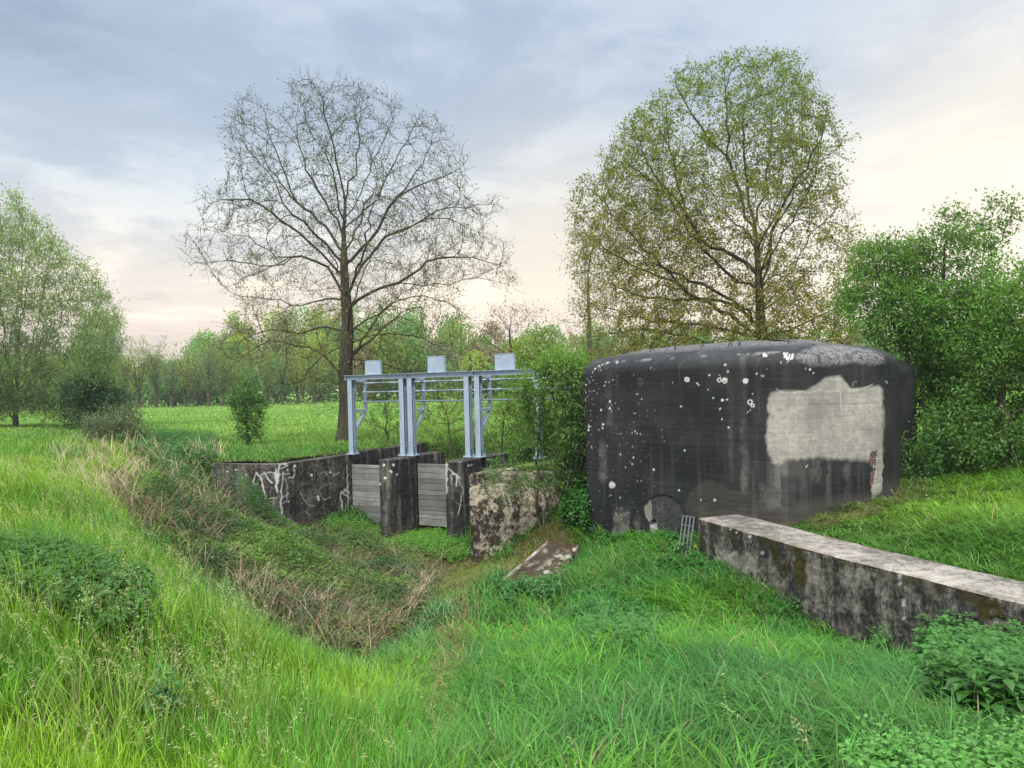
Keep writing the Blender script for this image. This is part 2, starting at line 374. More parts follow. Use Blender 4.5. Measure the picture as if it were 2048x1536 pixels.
# terrain heights -----------------------------------------------------------
CP = [(0, 0, .3), (-3, 0, .42), (3, 0, .2), (0, 3, -.02), (3, 4, -.3), (-3, 4.2, .22), (-6, 5, .45), (-6, 0, .5), (6, -1, .0), (0, -6, .4), (-8, -6, .5), (6, -8, .1),
      (-1.0, 4.6, -.42), (1.2, 4.6, -.20), (4.2, 5.6, -.72), (4.6, 7.1, -1.0), (3.7, 9, -1.18), (2.8, 11.2, -.92), (2, 8, -.98), (0, 6, -.5), (0, 8, -.95), (1.5, 10.5, -1.08), (1.4, 14, -1.24), (2.4, 12.6, -.9),
      (-1.45, 7.6, -1.08), (-1.93, 9.6, -1.5), (-1.15, 6.0, -.78), (-2.6, 6.2, .0), (.3, 7.2, -.62), (-.9, 8.8, -1.25), (-3, 7.2, -.2), (-2.96, 9.75, -1.02), (-4.2, 10.6, -.68), (-5.5, 11.6, -.3), (-4.4, 8.2, .05), (-8, 12, .42), (-10.8, 17.8, .15), (-7.6, 14, .05),
      (-12, 12, .6), (-8, 8, .5), (-14, 18, .5), (-3.6, 13, -1.55), (-3, 15, -1.9), (-5.2, 14.6, -1.1), (-5, 17, -1.75), (-2.5, 19, -2.1), (-3.8, 20.8, -2.1), (-1.2, 18, -2.1), (-1.2, 15.4, -1.95),
      (-6.3, 19.4, -1.75), (-7, 17.6, -.95), (-8.2, 18.6, -.75), (-8.2, 19.9, -.62), (-7.5, 19.7, -.9), (-.9, 12.6, -1.5), (-.25, 13.2, -1.38), (.2, 11, -1.2), (.45, 15.2, -1.25), (.75, 16.6, -.95), (1.15, 16.2, -.62), (1.5, 17.6, -.2), (.9, 19, 0), (1, 24, 0),
      (-.2, 16.6, -1.75), (-9.2, 20.8, -.38), (-10, 19.2, -.15), (-11, 22.5, 0), (-13, 26, .15), (-9, 24, 0), (-3, 22.5, -2.1), (-1, 21.5, -2.1), (0, 23.5, -1.9), (-1.8, 23.5, -2.0), (-1.5, 26.5, 0), (.5, 27, 0),
      (-4, 26, 0), (-6, 24, 0), (-5, 30, 0), (2, 30, 0), (12, 30, 0), (-20, 20, .7), (-22, 30, .6), (-30, 40, .4), (-26, 12, .8), (-14, 30, .2), (10, 10, 0), (12, 0, 0), (12, 20, 0), (-16, 0, .8), (6, 24, 0), (8, 4, -.1), (-12, 38, 0), (0, 40, 0), (18, 38, 0), (-35, 5, .8), (30, 10, 0), (-30, -10, .8), (25, -10, 0), (-6, 46, 0), (-35, 60, 0), (35, 60, 0), (0, 70, 0)]
CPA = np.array(CP, float)
def _rbf():
    X = CPA[:, :2]; n = len(X); d = np.linalg.norm(X[:, None] - X[None], axis=2)
    K = np.where(d > 0, d ** 2 * np.log(d + 1e-12), 0) + np.eye(n) * .6
    P = np.c_[np.ones(n), X]; A = np.block([[K, P], [P.T, np.zeros((3, 3))]])
    return np.linalg.solve(A, np.r_[CPA[:, 2], 0, 0, 0])
_W = _rbf()
def rbf(x, y):
    x = np.ravel(x); y = np.ravel(y); out = np.empty(len(x))
    for i in range(0, len(x), 20000):
        a = x[i:i + 20000]; b = y[i:i + 20000]
        d2 = (a[:, None] - CPA[None, :, 0]) ** 2 + (b[:, None] - CPA[None, :, 1]) ** 2
        out[i:i + 20000] = (.5 * d2 * np.log(d2 + 1e-12)) @ _W[:len(CPA)] + _W[-3] + _W[-2] * a + _W[-1] * b
    return out
wc2, wl2 = WING_C[:2], WING_L[:2]; g02 = G0[:2]
POLY_A = [tuple(wl2 + [0, .22]), tuple(wc2 + [-.12, .25]), tuple(g02 + [-.26, .1]), tuple((gp(-.2, 3.0))[:2]), tuple((gp(-.2, 4.5))[:2]), (-2, 60), (-16, 60), (-11.5, 24)]
RWC = offset_path(RW_F, -RWT / 2)
ra = gp(GL + .3, 0)[:2]
POLY_B = [tuple(BLK + [.22, .28]), (BLK[0] + 2.0, BLK[1] + .3), (2.3, 16.0), (3.1, 13.3)] + [tuple(p) for p in RWC[0:]] + [(9.5, -3), (80, -3), (80, 60), (3, 60), tuple(gp(GL + .3, 3.4)[:2]), tuple(ra)]
def ground_z(x, y):
    x = np.asarray(x, float); y = np.asarray(y, float); sh = x.shape; x = x.ravel(); y = y.ravel()
    near = (np.abs(x) < 60) & (y < 80) & (y > -20)
    low = np.zeros(len(x)); low[near] = rbf(x[near], y[near])
    edge = np.minimum(sstep(60, 40, np.abs(x)), sstep(75, 45, y)) * sstep(-19, -10, y)
    low = low * edge
    low += (fbm(x * .8, y * .8, 1.5, 3) - .5) * .10
    hi = (fbm(x * .5, y * .5, 4.5, 3) - .5) * .08 - .03
    a = in_poly(x, y, POLY_A); da = seg_dist(x, y, POLY_A); wa = np.clip(.5 + np.where(a, da, -da) / .16, 0, 1)
    b = in_poly(x, y, POLY_B); db = seg_dist(x, y, POLY_B); wb = np.clip(.5 + np.where(b, db, -db) / .16, 0, 1)
    dw = seg_dist(x, y, [tuple(p) for p in RWC], False)
    hb = hi - .26 * sstep(2.2, .4, dw) - .04
    z = low * (1 - wa) + hi * wa; z = z * (1 - wb) + hb * wb
    return z.reshape(sh)

# zones measured on the photograph's ground, used to decide what grows where
Z_BRAM = [(215, 985), (300, 1095), (430, 1185), (560, 1272), (650, 1318), (730, 1338), (800, 1290), (862, 1222), (885, 1150), (860, 1105), (760, 1085), (640, 1062), (560, 1050), (470, 985), (425, 945), (345, 950), (270, 955)]
Z_LUSH = [(640, 1058), (705, 1040), (780, 1085), (840, 1055), (900, 1085), (945, 1118), (900, 1128), (800, 1105), (700, 1080)]
Z_CHAN = [(640, 1060), (760, 1080), (900, 1090), (1010, 1120), (1080, 1050), (1110, 1040), (1170, 1080), (1100, 1130), (990, 1160), (880, 1210), (820, 1215), (860, 1150), (800, 1110)]
Z_NETL = [(-200, 1140), (60, 1120), (180, 1140), (285, 1200), (310, 1270), (280, 1310), (160, 1300), (0, 1235), (-200, 1220)]
Z_NETR = [(1880, 1310), (1950, 1290), (2048, 1310), (2300, 1320), (2300, 1530), (2048, 1520), (1930, 1500), (1870, 1440), (1850, 1350)]
Z_NETB = [(1720, 1610), (1850, 1585), (2048, 1565), (2300, 1560), (2300, 1800), (1680, 1800)]
Z_DIRT = [(1395, 1020), (1560, 1022), (1600, 1034), (1590, 1052), (1540, 1058), (1450, 1048), (1400, 1040)]
Z_THIN = [(1590, 1028), (1700, 1018), (1800, 965), (1860, 965), (1850, 1000), (1760, 1030), (1640, 1060)]
Z_SLAB = [(1000, 1165), (1092, 1088), (1140, 1100), (1110, 1160)]
Z_DRYG = [(840, 1400), (880, 1250), (930, 1180), (960, 1180), (950, 1290), (930, 1400), (900, 1536), (840, 1536)]
def zone(x, y, z, poly): px, py = proj(np.c_[x, y, z]); return in_poly(px, py, poly)

def make_terrain():
    xs = np.unique(np.r_[np.arange(-14, 11, .13), np.geomspace(11, 600, 50), -np.geomspace(14, 600, 50)])
    ys = np.unique(np.r_[-np.geomspace(6, 60, 10), np.arange(-6, 2, .5), np.arange(2, 30, .13), np.geomspace(30, 700, 80)])
    X, Y = np.meshgrid(xs, ys); Z = ground_z(X, Y); V = np.c_[X.ravel(), Y.ravel(), Z.ravel()]
    nx, ny = len(xs), len(ys); i = np.arange(nx * ny).reshape(ny, nx)
    Q = np.stack([i[:-1, :-1], i[:-1, 1:], i[1:, 1:], i[1:, :-1]], -1).reshape(-1, 4)
    x, y, z = V.T; px, py = proj(V)
    col = np.tile(np.array([.020, .038, .010]), (len(V), 1))  # near ground coloured dark to give shade between the grass tufts
    far = sstep(24, 40, y)[:, None]; fn = fbm(x * .15, y * .15, 2)[:, None]
    fieldc = np.array([.15, .28, .050]) * (.8 + .5 * fn) + np.array([.05, .02, 0]) * (fbm(x * .05, y * .4, 9)[:, None] - .4)
    col = col * (1 - far) + fieldc * far
    def put(poly, c, soft=10):
        nonlocal col
        ok = (y > 2); d = seg_dist(px, py, poly); inn = in_poly(px, py, poly) & ok; w = np.where(inn, np.clip(d / soft, 0, 1), 0)[:, None]; col = col * (1 - w) + np.array(c) * w
    put(Z_BRAM, (.050, .042, .026)); put(Z_CHAN, (.06, .06, .022)); put(Z_DIRT, (.085, .062, .042)); put(Z_THIN, (.10, .095, .04))
    put(Z_NETL, (.012, .022, .008)); put(Z_NETR, (.012, .022, .008))
    o = mesh_np('ground', V, [Q], M['ground'], cols={'col': col}, smooth=True); tag(o, None, None, None, 'structure')
    o['label'] = 'grassy ground falling from the dike into the dry sluice channel'
make_terrain()

# ------------------------------------------------------------------ concrete structures
def resample(poly, res, closed=True):
    out = []; n = len(poly)
    for i in range(n if closed else n - 1):
        a = np.array(poly[i], float); b = np.array(poly[(i + 1) % n], float); k = max(1, int(round(np.linalg.norm(b - a) / res)))
        for j in range(k): out.append(a + (b - a) * j / k)
    if not closed: out.append(np.array(poly[-1], float))
    return np.array(out)
def paint(V, Nn, strokes, jit=3.2, nf=7.0, soft=.8):
    """weight of thin marks given as polylines measured on the photograph; lies on the surface itself"""
    px, py = proj(V); view = V - np.array([0, 0, HC]); facing = (Nn * view).sum(1) < 0
    jx = (fbm(V[:, 0] * nf, V[:, 1] * nf, V[:, 2] * nf, 3) - .5) * jit * 2; jy = (fbm(V[:, 0] * nf + 40, V[:, 1] * nf, V[:, 2] * nf, 3) - .5) * jit
    w = np.zeros(len(V)); brk = .45 + 1.1 * fbm(V[:, 0] * 4 + 9, V[:, 1] * 4, V[:, 2] * 4, 3)
    for pl, wd in strokes:
        d = seg_dist(px + jx, py + jy, pl, False) if len(pl) > 1 else np.hypot(px - pl[0][0], py - pl[0][1])
        w = np.maximum(w, np.clip((wd * .62 * brk + soft - .25 - d) / soft, 0, 1) * (.58 if wd > .5 else .26))
    return w * facing
def prism(name, poly, z0, z1, mat, res=.04, parent=None, chip=.012, marks=None, top_z=None, smooth=True, label=None, batter=0.0):
    """solid concrete body on a footprint (counter-clockwise) with worn arrises; marks(V, N) -> colour marks"""
    P = resample(poly, res); n = len(P); area = .5 * np.sum(P[:, 0] * np.roll(P[:, 1], -1) - np.roll(P[:, 0], -1) * P[:, 1])
    if area < 0: P = P[::-1]
    T = np.roll(P, -1, 0) - np.roll(P, 1, 0); T /= np.linalg.norm(T, axis=1)[:, None]; NO = np.c_[T[:, 1], -T[:, 0]]
    tz = np.full(n, z1) if top_z is None else top_z(P)
    k = max(2, int((z1 - z0) / res)); rows = []; prof = [(0, z, 0) for z in np.linspace(0, 1, k)[:-1]] + [(0, 1, -.016), (-.006, 1, -.006), (-.018, 1, 0)]
    for off, t, dz in prof:
        zz = z0 + (tz - z0) * t + dz; Q = P + NO * (off + batter * (1 - t)); w = (fbm(Q[:, 0] * 9, Q[:, 1] * 9, zz * 9, 3) - .5) * chip * 2
        if off < 0 or dz < 0: w = w - np.clip(fbm(Q[:, 0] * 5, Q[:, 1] * 5, zz * 5 + 9, 3) - .55, 0, 1) * chip * 8
        rows.append(np.c_[Q + NO * w[:, None], zz])
    V = np.concatenate(rows); R = len(rows); j = np.arange(n); fs = []
    for r in range(R - 1): fs.append(np.c_[r * n + j, r * n + (j + 1) % n, (r + 1) * n + (j + 1) % n, (r + 1) * n + j])
    Nn = np.tile(np.c_[NO, np.zeros(n)], (R, 1))
    mk = np.zeros((len(V), 3))
    if marks: mk = marks(V, Nn)
    o = mesh_np(name, V, [np.concatenate(fs), ((R - 1) * n + j)[None, :]], mat, cols={'mk': mk}, smooth=False, parent=parent, label=label)
    return o

def wall_marks(strokes=(), spots=(), moss=None, light=None, brown_foot=None):
    def f(V, Nn):
        mk = np.zeros((len(V), 3)); px, py = proj(V)
        if strokes: mk[:, 0] = paint(V, Nn, strokes)
        for (sx, sy, r) in spots:
            d = np.hypot(px - sx, py - sy); mk[:, 0] = np.maximum(mk[:, 0], np.clip((r - d) / .8 + .5, 0, 1) * .85)
        if moss:
            for (poly, amt) in moss:
                ins = in_poly(px, py, poly); nn = fbm(V[:, 0] * 6, V[:, 1] * 6, V[:, 2] * 6, 4); mk[:, 2] = np.maximum(mk[:, 2], ins * sstep(.47, .55, nn) * amt)
        if light:
            for (poly, amt) in light:
                ins = in_poly(px, py, poly); nn = fbm(V[:, 0] * 3, V[:, 1] * 3, V[:, 2] * 3, 4); mk[:, 1] = np.maximum(mk[:, 1], ins * sstep(.40, .56, nn) * amt)
        if brown_foot is not None:
            z0, z1 = brown_foot; nn = fbm(V[:, 0] * 4, V[:, 1] * 4, V[:, 2] * 4, 3); mk[:, 2] = np.maximum(mk[:, 2], sstep(z1, z0, V[:, 2] + (nn - .5) * .5) * .75)
        return mk
    return f
# left wing wall: gate -> forward -> outwards to the left, one body 0.34 m thick
wp = [g02 + norm2(fdir[:2]) * .12, wc2, wc2 + (wl2 - wc2) * .12 + np.array([-.02, -.02]), wl2]
wpb = offset_path(wp, .34)
if (wpb[1][1] < wp[1][1]): wpb = offset_path(wp, -.34)
STW = [([(548, 946), (560, 940), (575, 930), (560, 925)], 1.5), ([(551, 938), (553, 975), (555, 984), (552, 972), (560, 930)], 3.0), ([(566, 945), (562, 1000), (563, 1020), (561, 1036), (558, 1045)], 2.4), ([(563, 1015), (559, 1040)], 3.5),
       ([(528, 946), (536, 958), (543, 965)], 2.4), ([(512, 946), (520, 954), (526, 975), (531, 998)], 2.0), ([(510, 948), (505, 965), (512, 972)], 1.0), ([(588, 930), (589, 945), (586, 955), (578, 955)], 1.6), ([(520, 950), (540, 944), (556, 950), (580, 948)], 1.0),
       ([(563, 996), (572, 990), (580, 988)], .8), ([(540, 996), (552, 996)], .9), ([(562, 1008), (574, 1004)], .8), ([(694, 930), (695, 975), (696, 1045)], 1.7), ([(697, 975), (690, 984), (682, 984), (683, 1005), (684, 1022)], 2.0), ([(683, 985), (700, 996)], 1.6), ([(690, 980), (698, 985)], 3.0),
       ([(680, 1046), (684, 1030), (692, 1022)], 1.4), ([(570, 955), (575, 975), (573, 1000)], .7), ([(600, 985), (615, 1010), (630, 1012)], .6), ([(640, 985), (650, 1000), (660, 994)], .6), ([(660, 940), (668, 952), (680, 945)], .6), ([(640, 950), (648, 942), (655, 950)], .6), ([(610, 1022), (620, 1030)], .6)]
prng = random.Random(3)
for i in range(34):    # fine crazing
    x0 = prng.uniform(470, 700); y0 = prng.uniform(935, 1040); a = prng.uniform(0, 6.28); pl = [(x0, y0)]
    for k in range(4): a += prng.uniform(-.9, .9); x0 += 5 * math.cos(a); y0 += 5 * math.sin(a); pl.append((x0, y0))
    STW.append((pl, .12))
SPW = [(492, 950, 2.4), (472, 940, 1.6), (623, 950, 2.6), (636, 994, 3.2), (637, 999, 2.6), (575, 940, 1.8), (660, 945, 1.6), (590, 932, 2.4), (455, 943, 1.5), (577, 1003, 1.6)]
wing = prism('wing_wall', [tuple(p) for p in wp] + [tuple(p) for p in wpb[::-1]], -2.5, 0.0, M['wing'], .018, marks=wall_marks(STW, SPW, brown_foot=(-2.1, -1.35)))
tag(wing, 'dark stained concrete wing wall streaked with white lime, left of the steel frame', 'wall', None, 'thing')
# channel wall behind the boards on the left
aw = [gp(-.32, .3)[:2], gp(-.02, .3)[:2], gp(-.02, 3.9)[:2], gp(-.32, 3.9)[:2]]
o = prism('channel_wall', [tuple(p) for p in aw], -2.5, .03, M['pier'], .06); tag(o, 'low brown-grey concrete channel wall behind the first steel post', 'wall', None, 'thing')
# piers: rounded upstream nose, groove for the boards, body running on behind
def pier_poly(sc, w, front, back):
    pts = []
    for k in range(7):
        a = math.pi * k / 6; pts.append(gp(sc - w / 2 * math.cos(a), front + w / 2 - w * .42 * math.sin(a) - .03)[:2])
    # groove both sides at t = 0
    for (s, t) in ((w / 2, -.10), (w / 2 - .09, -.10), (w / 2 - .09, .10), (w / 2, .10), (w / 2, back), (-w / 2, back), (-w / 2, .10), (-w / 2 + .09, .10), (-w / 2 + .09, -.10), (-w / 2, -.10)):
        pts.append(gp(sc + s, t)[:2])
    return [tuple(p) for p in pts]
s1 = (at_z(817, 911.5, 0)[:2] - g02) @ gdir[:2]; s2 = (at_z(947, 914.5, 0)[:2] - g02) @ gdir[:2]
p1 = prism('sluice_pier', pier_poly(s1, .50, -1.25, 1.35), -2.6, -.01, M['pier'], .02,
           marks=wall_marks([([(789, 950), (789, 1010)], .2)], [(770, 956, 2.8), (787, 930, 2.6), (768, 930, 2.2), (794, 949, 1.8), (761, 968, 2.0), (781, 942, 1.8), (783, 944, 1.5)], brown_foot=(-2.3, -1.6)))
tag(p1, 'dark concrete pier with round lichen spots, between the two board gates', 'pier', 'concrete piers of the sluice', 'thing')
p2 = prism('sluice_pier', pier_poly(s2, .50, -1.25, 1.35), -2.6, -.01, M['pier'], .02,
           marks=wall_marks([([(893, 930), (892, 950), (891, 985)], 5.0), ([(895, 935), (905, 945), (922, 958)], 1.4), ([(905, 948), (914, 950), (913, 972)], 2.2), ([(915, 955), (925, 975), (922, 1000), (916, 1030)], .7), ([(900, 950), (902, 968)], 1.2), ([(925, 965), (927, 1010), (930, 1030)], .5), ([(910, 1000), (920, 1012), (935, 1010)], .5)], [(937, 931, 2.2), (943, 930, 1.5)]))
tag(p2, 'near black concrete pier with a thick white lime run down its nose', 'pier', 'concrete piers of the sluice', 'thing')
# right abutment block
ab = [tuple(BLK), (BLK[0] + .98, BLK[1] - .25), (BLK[0] + 2.25, BLK[1] - .4), (BLK[0] + 2.3, BLK[1] + .15), (BLK[0] + .75, BLK[1] + .32), tuple(gp(GL + .55, .25)[:2]), tuple(gp(GL + .1, .25)[:2])]
LB = [([(1018, 1000), (1022, 1010), (1026, 1022)], 2.2), ([(1013, 985), (1017, 1000)], 1.2), ([(990, 984), (992, 996)], 1.0), ([(1000, 1040), (1020, 1042)], .8), ([(985, 1010), (990, 1028)], .6), ([(1012, 1005), (1016, 1030)], .6), ([(1092, 985), (1096, 992)], 3.0)]
blk = prism('abutment_block', ab, -2.6, -.06, M['block'], .03, chip=.02,
            marks=wall_marks(LB, moss=[([(935, 1040), (975, 1040), (980, 1065), (1090, 1070), (1080, 1095), (985, 1090), (965, 1125), (935, 1125)], .9), ([(955, 1000), (1030, 990), (1060, 1030), (1000, 1045), (960, 1030)], .9), ([(935, 945), (1060, 950), (1060, 965), (935, 962)], .6)]))
tag(blk, 'pale weathered concrete abutment block with black patches, beside the grassy bank', 'abutment', None, 'thing')
# retaining wall on the right
def ret_top(P): return np.full(len(P), -.25)
MOSS_R = [([(1540, 1085), (1600, 1100), (1625, 1130), (1610, 1180), (1570, 1150), (1545, 1120)], 1), ([(1400, 1035), (1440, 1045), (1660, 1108), (1850, 1160), (2048, 1215), (2048, 1235), (1850, 1180), (1660, 1125), (1400, 1062)], .8), ([(1735, 1235), (1790, 1240), (1780, 1280), (1740, 1270)], 1), ([(1570, 1150), (1610, 1165), (1600, 1180)], 1), ([(1960, 1205), (2048, 1215), (2048, 1250), (1960, 1235)], 1), ([(1398, 1060), (1412, 1060), (1412, 1095), (1398, 1090)], 1)]
LIGHT_R = [([(1430, 1100), (1500, 1105), (1520, 1145), (1440, 1145)], .6), ([(1405, 1040), (1455, 1052), (1455, 1075), (1405, 1070)], .5), ([(1680, 1130), (1740, 1140), (1740, 1230), (1680, 1210)], .45), ([(1640, 1150), (1680, 1150), (1690, 1230), (1650, 1220)], .4)]
STR_R = [([(1802, 1166), (1804, 1190), (1808, 1212)], 2.0), ([(1804, 1190), (1806, 1222), (1804, 1232)], 1.2), ([(1904, 1195), (1909, 1222)], 1.3), ([(1520, 1102), (1532, 1110)], .6), ([(1800, 1150), (1804, 1160)], .8), ([(1804, 1232), (1812, 1245), (1830, 1250)], .8), ([(1990, 1245), (1992, 1260)], 1.0)]
def make_retaining():
    front = resample([tuple(p) for p in RW_F], .035, False); back = offset_path(list(front), -RWT)
    root = empty('retaining_wall', (*RW_F[1], -.6), 'long low retaining wall of mossy black concrete running from the bunker to the right edge', 'wall'); root['kind'] = 'thing'
    prism('wall_body', RW_POLY, -1.9, -.262, M['ret'], .035, root, chip=.016, marks=wall_marks(STR_R, [(1472, 1065, 1.6), (1461, 1058, 1.2), (1500, 1072, 1.2)], MOSS_R, LIGHT_R))
    # top skin as a gently uneven sheet just over the body
    k = 18; rows = []
    for j in range(k + 1):
        t = j / k; f = [front[i] * (1 - t) + back[i] * t for i in range(len(front))]; rows.append(np.array(f))
    A = np.stack(rows); ny, nx = A.shape[:2]
    edge = np.minimum(np.arange(k + 1), k - np.arange(k + 1))[:, None] / k
    z = -.252 + (fbm(A[..., 0] * 3, A[..., 1] * 3, 2) - .5) * .02 - .012 * (edge == 0)
    V = np.c_[A.reshape(-1, 2), z.ravel()]; i = np.arange(nx * ny).reshape(ny, nx)
    Q = np.stack([i[:-1, :-1], i[:-1, 1:], i[1:, 1:], i[1:, :-1]], -1).reshape(-1, 4)[:, ::-1]
    mk = np.zeros((len(V), 3)); mk[:, 2] = sstep(.40, .62, fbm(V[:, 0] * 5, V[:, 1] * 5, 7)) * .5 * (sstep(.22, 0, np.tile(edge, (1, nx)).ravel()))
    mesh_np('wall_top', V, [Q], M['top'], cols={'mk': mk}, smooth=True, parent=root, label='pale top of the wall')
M['top'] = concrete_mat('pale_wall_top', (.085, .08, .072), (.34, .31, .27), .40, .60, .0, (.16, .12, .06))  # top sheet coloured paler than the wall faces
make_retaining()
# sloping slab half sunk in the bank
def make_slab():
    a = at_z(1003, 1166, -1.36); b = at_z(1094, 1088, -1.0); c = b + np.array([.55, -.35, .0]); d = a + np.array([.95, -.10, .02])
    up = np.array([0, 0, .05]); k = 24; rows = []
    for j in range(k + 1):
        t = j / k; rows.append([(a + up) * (1 - s) * (1 - t) + (b + up) * s * (1 - t) + (c + up) * s * t + (d + up) * (1 - s) * t for s in np.linspace(0, 1, k + 1)])
    V = np.array(rows).reshape(-1, 3); V[:, 2] += (fbm(V[:, 0] * 8, V[:, 1] * 8, 2) - .5) * .03
    i = np.arange((k + 1) ** 2).reshape(k + 1, k + 1); Q = np.stack([i[:-1, :-1], i[:-1, 1:], i[1:, 1:], i[1:, :-1]], -1).reshape(-1, 4)[:, ::-1]
    ed = np.r_[i[0, :], i[1:, -1], i[-1, :-1][::-1], i[1:-1, 0][::-1]]; B = V[ed] - [0, 0, .35]; n = len(V); m = len(ed)
    jj = np.arange(m); Q2 = np.c_[ed[jj], ed[(jj + 1) % m], n + (jj + 1) % m, n + jj]
    V = np.concatenate([V, B]); nn_ = fbm(V[:, 0] * 6, V[:, 1] * 6, V[:, 2] * 6, 4); mk = np.zeros((len(V), 3)); ss = np.r_[np.tile(np.linspace(0, 1, k + 1), k + 1), np.zeros(m)]; tt = np.r_[np.repeat(np.linspace(0, 1, k + 1), k + 1), np.zeros(m)]; lt_ = np.maximum(sstep(.12, .02, tt) * sstep(.42, .5, nn_), sstep(.5, .9, tt + .2 * (1 - ss)) * sstep(.50, .58, nn_)); mk[:, 1] = lt_; mk[:, 2] = .9 * (1 - lt_) * sstep(.3, .45, nn_)
    o = mesh_np('concrete_slab', V, [Q, Q2], M['slab'], cols={'mk': mk}, smooth=False)
    tag(o, 'cracked mossy concrete slab lying tilted in the grass bank below the bunker', 'slab', None, 'thing')
make_slab()

# ------------------------------------------------------------------ bunker
def ring(BKL, d, z, per=None):
    n = len(BKL); P = np.array([b[:2] for b in BKL]); out = []; cen = []
    R = [b[2] + .22 * d for b in BKL]
    for i in range(n):
        a = P[i] - P[i - 1]; b = P[(i + 1) % n] - P[i]; a /= np.linalg.norm(a); b /= np.linalg.norm(b)
        na = np.array([-a[1], a[0]]); nb = np.array([-b[1], b[0]])       # inward for counter-clockwise
        m = norm2(na + nb); q = P[i] + m * (d + R[i]) / (m @ na); cen.append((q, -na, -nb))
    for i in range(n):
        q, u, v = cen[i]; a0 = math.atan2(u[1], u[0]); a1 = math.atan2(v[1], v[0])
        while a1 < a0: a1 += 2 * math.pi
        kc, ke = per[i]
        arc = [q + R[i] * np.array([math.cos(a), math.sin(a)]) for a in np.linspace(a0, a1, kc)]
        out += arc
        q2, u2, v2 = cen[(i + 1) % n]; s = arc[-1]; e = q2 + R[(i + 1) % n] * u2
        out += [s + (e - s) * t for t in np.linspace(0, 1, ke + 2)[1:-1]]
    return np.c_[np.array(out), np.full(len(out), z)]
def dome_body(BKL, zt, ztop, prof, res, z0, crest):
    per = []; n = len(BKL)
    for i in range(n):
        a = np.array(BKL[i][:2]); b = np.array(BKL[(i + 1) % n][:2]); front = i in (0, 1, 2)
        r = res if front else .12; per.append((max(5, int(BKL[i][2] * 1.3 / r)), max(2, int(np.linalg.norm(b - a) / r))))
    rows = [ring(BKL, 0, z, per) for z in np.arange(z0, zt - .001, res * 1.1)] + [ring(BKL, 0, zt - .005, per)]
    for (d, z) in prof: rows.append(ring(BKL, d, z, per))
    last = rows[-1]; c = last.mean(0)
    for s in (.75, .5, .25, .08):
        r = last.copy(); r[:, :2] = c[:2] + (last[:, :2] - c[:2]) * s; r[:, 2] = crest + (last[0, 2] - crest) * s ** 1.6; rows.append(r)
    m = len(rows[0]); V = np.concatenate(rows); j = np.arange(m); R = len(rows); fs = [np.c_[r * m + j, r * m + (j + 1) % m, (r + 1) * m + (j + 1) % m, (r + 1) * m + j] for r in range(R - 1)]
    T = np.roll(rows[0], -1, 0) - np.roll(rows[0], 1, 0); T /= np.linalg.norm(T, axis=1)[:, None] + 1e-9; Nn = np.tile(np.c_[T[:, 1], -T[:, 0], np.zeros(m)], (R, 1))
    up = sstep(zt - .02, zt + .25, V[:, 2]); Nn = Nn * (1 - up[:, None]) + np.array([0, 0, 1]) * up[:, None]
    w = (fbm(V[:, 0] * 1.2, V[:, 1] * 1.2, V[:, 2] * 1.2, 3) - .5) * .03 + (fbm(V[:, 0] * 7, V[:, 1] * 7, V[:, 2] * 7, 2) - .5) * .008
    # formwork course lines
    w -= .0025 * (np.abs(((V[:, 2] + .03 * fbm(V[:, 0], V[:, 1], 0)) / .42) % 1 - .5) < .02) * (1 - up)
    V = V + Nn * w[:, None]
    return V, fs, R, m, Nn, per
ZT = 2.06
def arc_prof(w1, h1, k, extra):
    out = []
    for i in range(1, k + 1):
        a = math.pi / 2 * i / k; out.append((w1 * (1 - math.cos(a)), ZT + h1 * math.sin(a)))
    return out + extra
PROF = arc_prof(.62, .34, 18, [(.75, ZT + .372), (.9, ZT + .405), (1.1, ZT + .44), (1.35, ZT + .47)])
